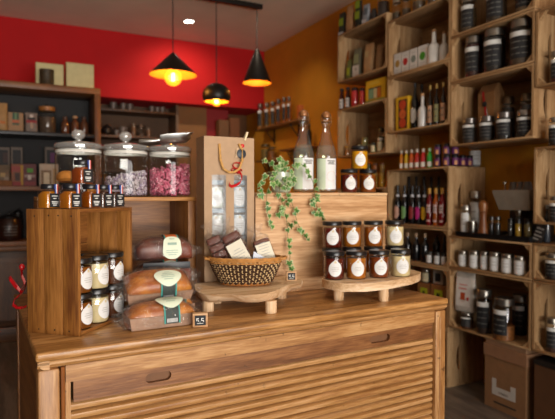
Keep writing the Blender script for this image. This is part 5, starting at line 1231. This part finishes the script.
# ================================================================== SHELVES IN THE RECESS UNDER THE RED WALL
ny = 6.45; nx0, nx1 = .82, 1.90
ns = thing('recess_shelf', 'brown shelf unit of cups in the recess under the red wall', 'shelf', (0, 0, 0))
part('back_panel', MB().box((nx0, 6.80, 1.2), (nx1, 6.82, 2.435)).mesh('back_panel', plain('#5c4636', .8, .12, 0, 8), smooth=0), ns)
zs1, zs2 = at_y(135, 110, ny).z, at_y(135, 136, ny).z
for z in (zs1, zs2, 1.62): part('shelf_board', MB().box((nx0, ny, z - .025), (nx1 - .031, 6.795, z), .002).mesh('shelf_board', wood(DARKW_C, 'x', .8)), ns)
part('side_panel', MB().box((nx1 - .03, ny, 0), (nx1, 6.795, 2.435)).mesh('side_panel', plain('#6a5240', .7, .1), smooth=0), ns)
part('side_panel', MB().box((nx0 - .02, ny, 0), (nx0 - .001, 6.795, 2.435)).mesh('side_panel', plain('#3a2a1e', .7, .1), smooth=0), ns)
cupM = once('cup', lambda: MB().lathe([(0,.002),(.028,0),(.034,.004),(.042,.085),(.040,.086),(.031,.006),(0,.006)], 18).mesh('cup_body', plain('#6a5e58', .4, .1)))
def cup(lb, px, z, sc_=1.0, mat=None):
    q = at_y(px, 120, 6.55); t = thing('cup', lb, 'cup', (q.x, 6.55, z + .0005), -1.3, 'cups in the recess')
    o = part('body', cupM, t); h = part('handle', once('cuph', lambda: MB().tube([(.039,0,.068),(.06,0,.066),(.062,0,.03),(.036,0,.02)], .0045, 6).mesh('handle', plain('#6a5e58', .4, .1))), t)
    for x in (o, h): x.scale = (sc_,)*3
for px, lb, s_ in ((113.5,'small cup alone at the cabinet end of the upper recess shelf',1.0),(123.5,'first of two pale cups together on the upper recess shelf',.95),(130,'second of two pale cups together on the upper recess shelf',.95),(152,'first small cup of three on the upper recess shelf',.85),(157.5,'middle small cup of three on the upper recess shelf',.8),(162.5,'last small cup of three on the upper recess shelf',.85)): cup(lb, px, zs1, s_)
for px, lb, s_ in ((116.5,'pale mug beside the dark teapot on the lower recess shelf',.8),(123,'larger pale mug on the lower recess shelf',1.25)): cup(lb, px, zs2, s_)
q = at_y(107, 130, 6.55)
tp = thing('teapot', 'dark rounded teapot at the cabinet end of the lower recess shelf', 'teapot', (q.x, 6.55, zs2 + .0005))
part('body', MB().lathe([(0,0),(.045,0),(.07,.03),(.068,.075),(.04,.105),(0,.11)], 20).mesh('body', plain('#1e1614', .3)), tp)
part('lid', MB().lathe([(0,.1105),(.03,.112),(.022,.124),(.010,.13),(0,.14)], 14).mesh('lid', plain('#1e1614', .3)), tp)
part('spout', MB().tube([(.062,0,.05),(.09,0,.07),(.1,0,.095)], [.014,.010,.007], 8).mesh('spout', plain('#1e1614', .3)), tp)
part('handle', MB().tube([(-.062,0,.085),(-.1,0,.09),(-.105,0,.05),(-.066,0,.035)], .006, 7).mesh('handle', plain('#1e1614', .3)), tp)
for px, r_, h_, lb in ((133.5,.028,.16,'slim brown bottle on the lower recess shelf beside the mugs'),(148.5,.024,.12,'slim pale bottle at the outer end of the lower recess shelf')):
    q = at_y(px, 130, 6.55); bottle(lb, 0,0,0,0, pos=(q.x, 6.55, zs2 + .0005), r=r_, h=h_, body='#6a4a34', cap='#7a6a5c', shape='short', group='things on the recess shelves')
q = at_y(141, 130, 6.55); spice_jar('round glass jar in the middle of the lower recess shelf', 0,0,0,0, pos=(q.x, 6.55, zs2 + .0005), r=.055, h=.14, fill='#3a2a20', lab=None, lid='#6a5a50', level=.4, turn=PI/2, group='things on the recess shelves')
# brown upright cartons beyond the gift bag
for k, (a, b, yt, cc) in enumerate(((219,229.5,120,'#6a4626'),(230,240,118,'#6e3f1c'))):
    c = at_y((a+b)/2, 130, 6.40); w = (b-a)*dist(c)/FPX
    card_box(('dull brown upright carton in front of the dark red door', 'reddish brown upright carton beside the dark red door')[k], a, b, yt, 1.2, 6.40, .12, cc, (), 'brown cartons by the red door', 'upright_carton', 'carton')
dsk = thing('back_sideboard', 'brown sideboard in the recess carrying upright cartons behind the gift bag', 'sideboard', (1.95, 6.25, 0))
part('top_board', MB().box((0,0,1.16),(.98,.28,1.1995),.003).mesh('top_board', dwx), dsk); part('body', MB().box((.01,.01,0),(.97,.27,1.1595)).mesh('body', dwx), dsk)

# ================================================================== PENDANTS AND DOWNLIGHT
PY = 4.79; GOLD = plain('#d9983a', .45, .05); SHB = plain('#1c1815', .4, .12, .3)
bx0, bx1 = at_y(150, -3, PY).x, at_y(262, 8, PY).x
solo('ceiling_pendant_bar', MB().box((bx0, PY - .02, ZC - .045), (bx1, PY + .02, ZC - .0005), .003).mesh('ceiling_pendant_bar', SHB), 'long black ceiling bar from which the three pendant lamps hang', 'ceiling bar')
AMBER = clear('amber_bulb_glass', '#ffe0a0', .05, .5, .05, 0, 40, 0, 1.5)
def pendant(label, px, ytop, outer, inner, bulb_z, rb, power):
    q = at_y(px, ytop, PY); t = thing('pendant_lamp', label, 'pendant lamp', (q.x, PY, q.z), 0, 'black pendant lamps with gold lining')
    part('cord', MB().tube([(0,0,.0),(0,0,ZC - .0455 - q.z)], .005, 8).mesh('cord', plain('#171311', .6)), t)
    part('shade', MB().lathe(outer, 40).mesh('shade', SHB), t)
    part('shade_lining', MB().lathe(inner, 40).mesh('shade_lining', GOLD), t, 'gold coloured lining of the shade')
    part('socket', MB().lathe([(0,bulb_z + rb + .05),(.018,bulb_z + rb + .05),(.02,bulb_z + rb),(0,bulb_z + rb - .005)], 16).mesh('socket', plain('#8a6a34', .4, .1, .6)), t)
    b = part('bulb', MB().ball((0,0,bulb_z), rb, seg=24, rings=14).mesh('bulb', AMBER), t)
    fm = MB()
    for k in range(4): 
        a = k*PI/2; fm.tube([(.010*math.cos(a), .010*math.sin(a), bulb_z + rb*.5), (.014*math.cos(a), .014*math.sin(a), bulb_z - rb*.45)], .0045, 6)
    part('filament', fm.mesh('filament', glow('filament', '#ffb84a', 60)), b)
    l = bpy.data.lights.new('pendant_light', 'POINT'); l.energy = power; l.color = (1, .68, .32); l.shadow_soft_size = rb*.7
    o = bpy.data.objects.new('pendant_light', l); COL.objects.link(o); o.parent = t; o.location = (0, 0, bulb_z)
pendant('wide black cone pendant lamp with a glowing round bulb', 173, 53, [(.012,.0),(.02,-.004),(.216,-.195),(.216,-.2)], [(.008,-.01),(.213,-.2),(.216,-.2)], -.222, .078, 7)
o_ = [(.012,0),(.03,-.004)] + [(.135*math.sin(a), -.120 + .118*math.cos(a)) for a in [.25 + (2.05 - .25)*k/12 for k in range(13)]]
pendant('round black dome pendant lamp between the two cones', 216.5, 83, o_, [(max(.006, p[0]*.97), p[1] - .004) for p in o_[1:]], -.175, .045, 5)
pendant('narrow black cone pendant lamp near the orange wall', 257, 49, [(.010,0),(.02,-.006),(.142,-.33),(.142,-.335)], [(.006,-.02),(.139,-.335),(.142,-.335)], -.26, .035, 5)
dl = thing('ceiling_downlight', 'small round recessed ceiling spotlight glowing white', 'downlight', (1.768, 5.588, ZC))
part('ring', MB().lathe([(.05,-.0005),(.062,-.0005),(.062,-.006),(.05,-.008),(.048,-.004),(.048,-.0006)], 28).mesh('ring', WHITE), dl)
part('lens', MB().lathe([(0,-.004),(.047,-.004),(.047,-.001),(0,-.001)], 28).mesh('lens', glow('downlight_lens', '#fff4e4', 25)), dl)

# ================================================================== LIGHT
def area(name, loc, target, sx, sy, power, col, spread=180):
    l = bpy.data.lights.new(name, 'AREA'); l.shape = 'RECTANGLE'; l.size = sx; l.size_y = sy; l.energy = power; l.color = col; l.spread = math.radians(spread)
    o = bpy.data.objects.new(name, l); COL.objects.link(o); o.location = loc
    o.rotation_euler = (Vector(target) - Vector(loc)).to_track_quat('-Z', 'Y').to_euler(); return o
def spot(name, loc, target, power, col, ang=70, blend=.8, size=.05):
    l = bpy.data.lights.new(name, 'SPOT'); l.energy = power; l.color = col; l.spot_size = math.radians(ang); l.spot_blend = blend; l.shadow_soft_size = size
    o = bpy.data.objects.new(name, l); COL.objects.link(o); o.location = loc
    o.rotation_euler = (Vector(target) - Vector(loc)).to_track_quat('-Z', 'Y').to_euler(); return o
area('window_daylight', (1.0, -2.9, 1.7), (.9, 1.6, 1.1), 2.8, 2.0, 92, (1, .97, .93), 150)
area('ceiling_fill', (.2, -2.9, .9), (.3, 4.5, 3.1), 3.6, .8, 48, (1, .93, .84), 75)  # added area light that lifts the ceiling, not a source in the shop
spot('downlight_red_wall', (1.768, 5.588, ZC - .02), (1.9, 6.3, 2.2), 60, (1, .82, .62), 120)
spot('orange_wall_fill', (2.1, 4.6, ZC - .03), (3.0, 5.3, 1.7), 20, (1, .84, .62), 75)  # spot without a fixture, put in to brighten the orange wall
spot('counter_fill', (.75, 1.3, ZC - .03), (.8, 1.65, .95), 40, (1, .86, .68), 75)  # unseen overhead spot, added for light on the counter
spot('shelf_fill', (1.7, 2.6, ZC - .03), (2.66, 3.0, 1.2), 9, (1, .84, .66), 80)  # extra lamp out of view, added to brighten the crates
W = bpy.data.worlds.new('world'); SC.world = W; W.use_nodes = True
W.node_tree.nodes['Background'].inputs['Color'].default_value = (1, .95, .9, 1); W.node_tree.nodes['Background'].inputs['Strength'].default_value = .45
SC.view_settings.view_transform = 'Standard'; SC.view_settings.look = 'None'; SC.view_settings.gamma = 1; SC.view_settings.exposure = -0.15
SC.cycles.transparent_max_bounces = 32; SC.cycles.max_bounces = 8; SC.cycles.caustics_reflective = False; SC.cycles.caustics_refractive = False
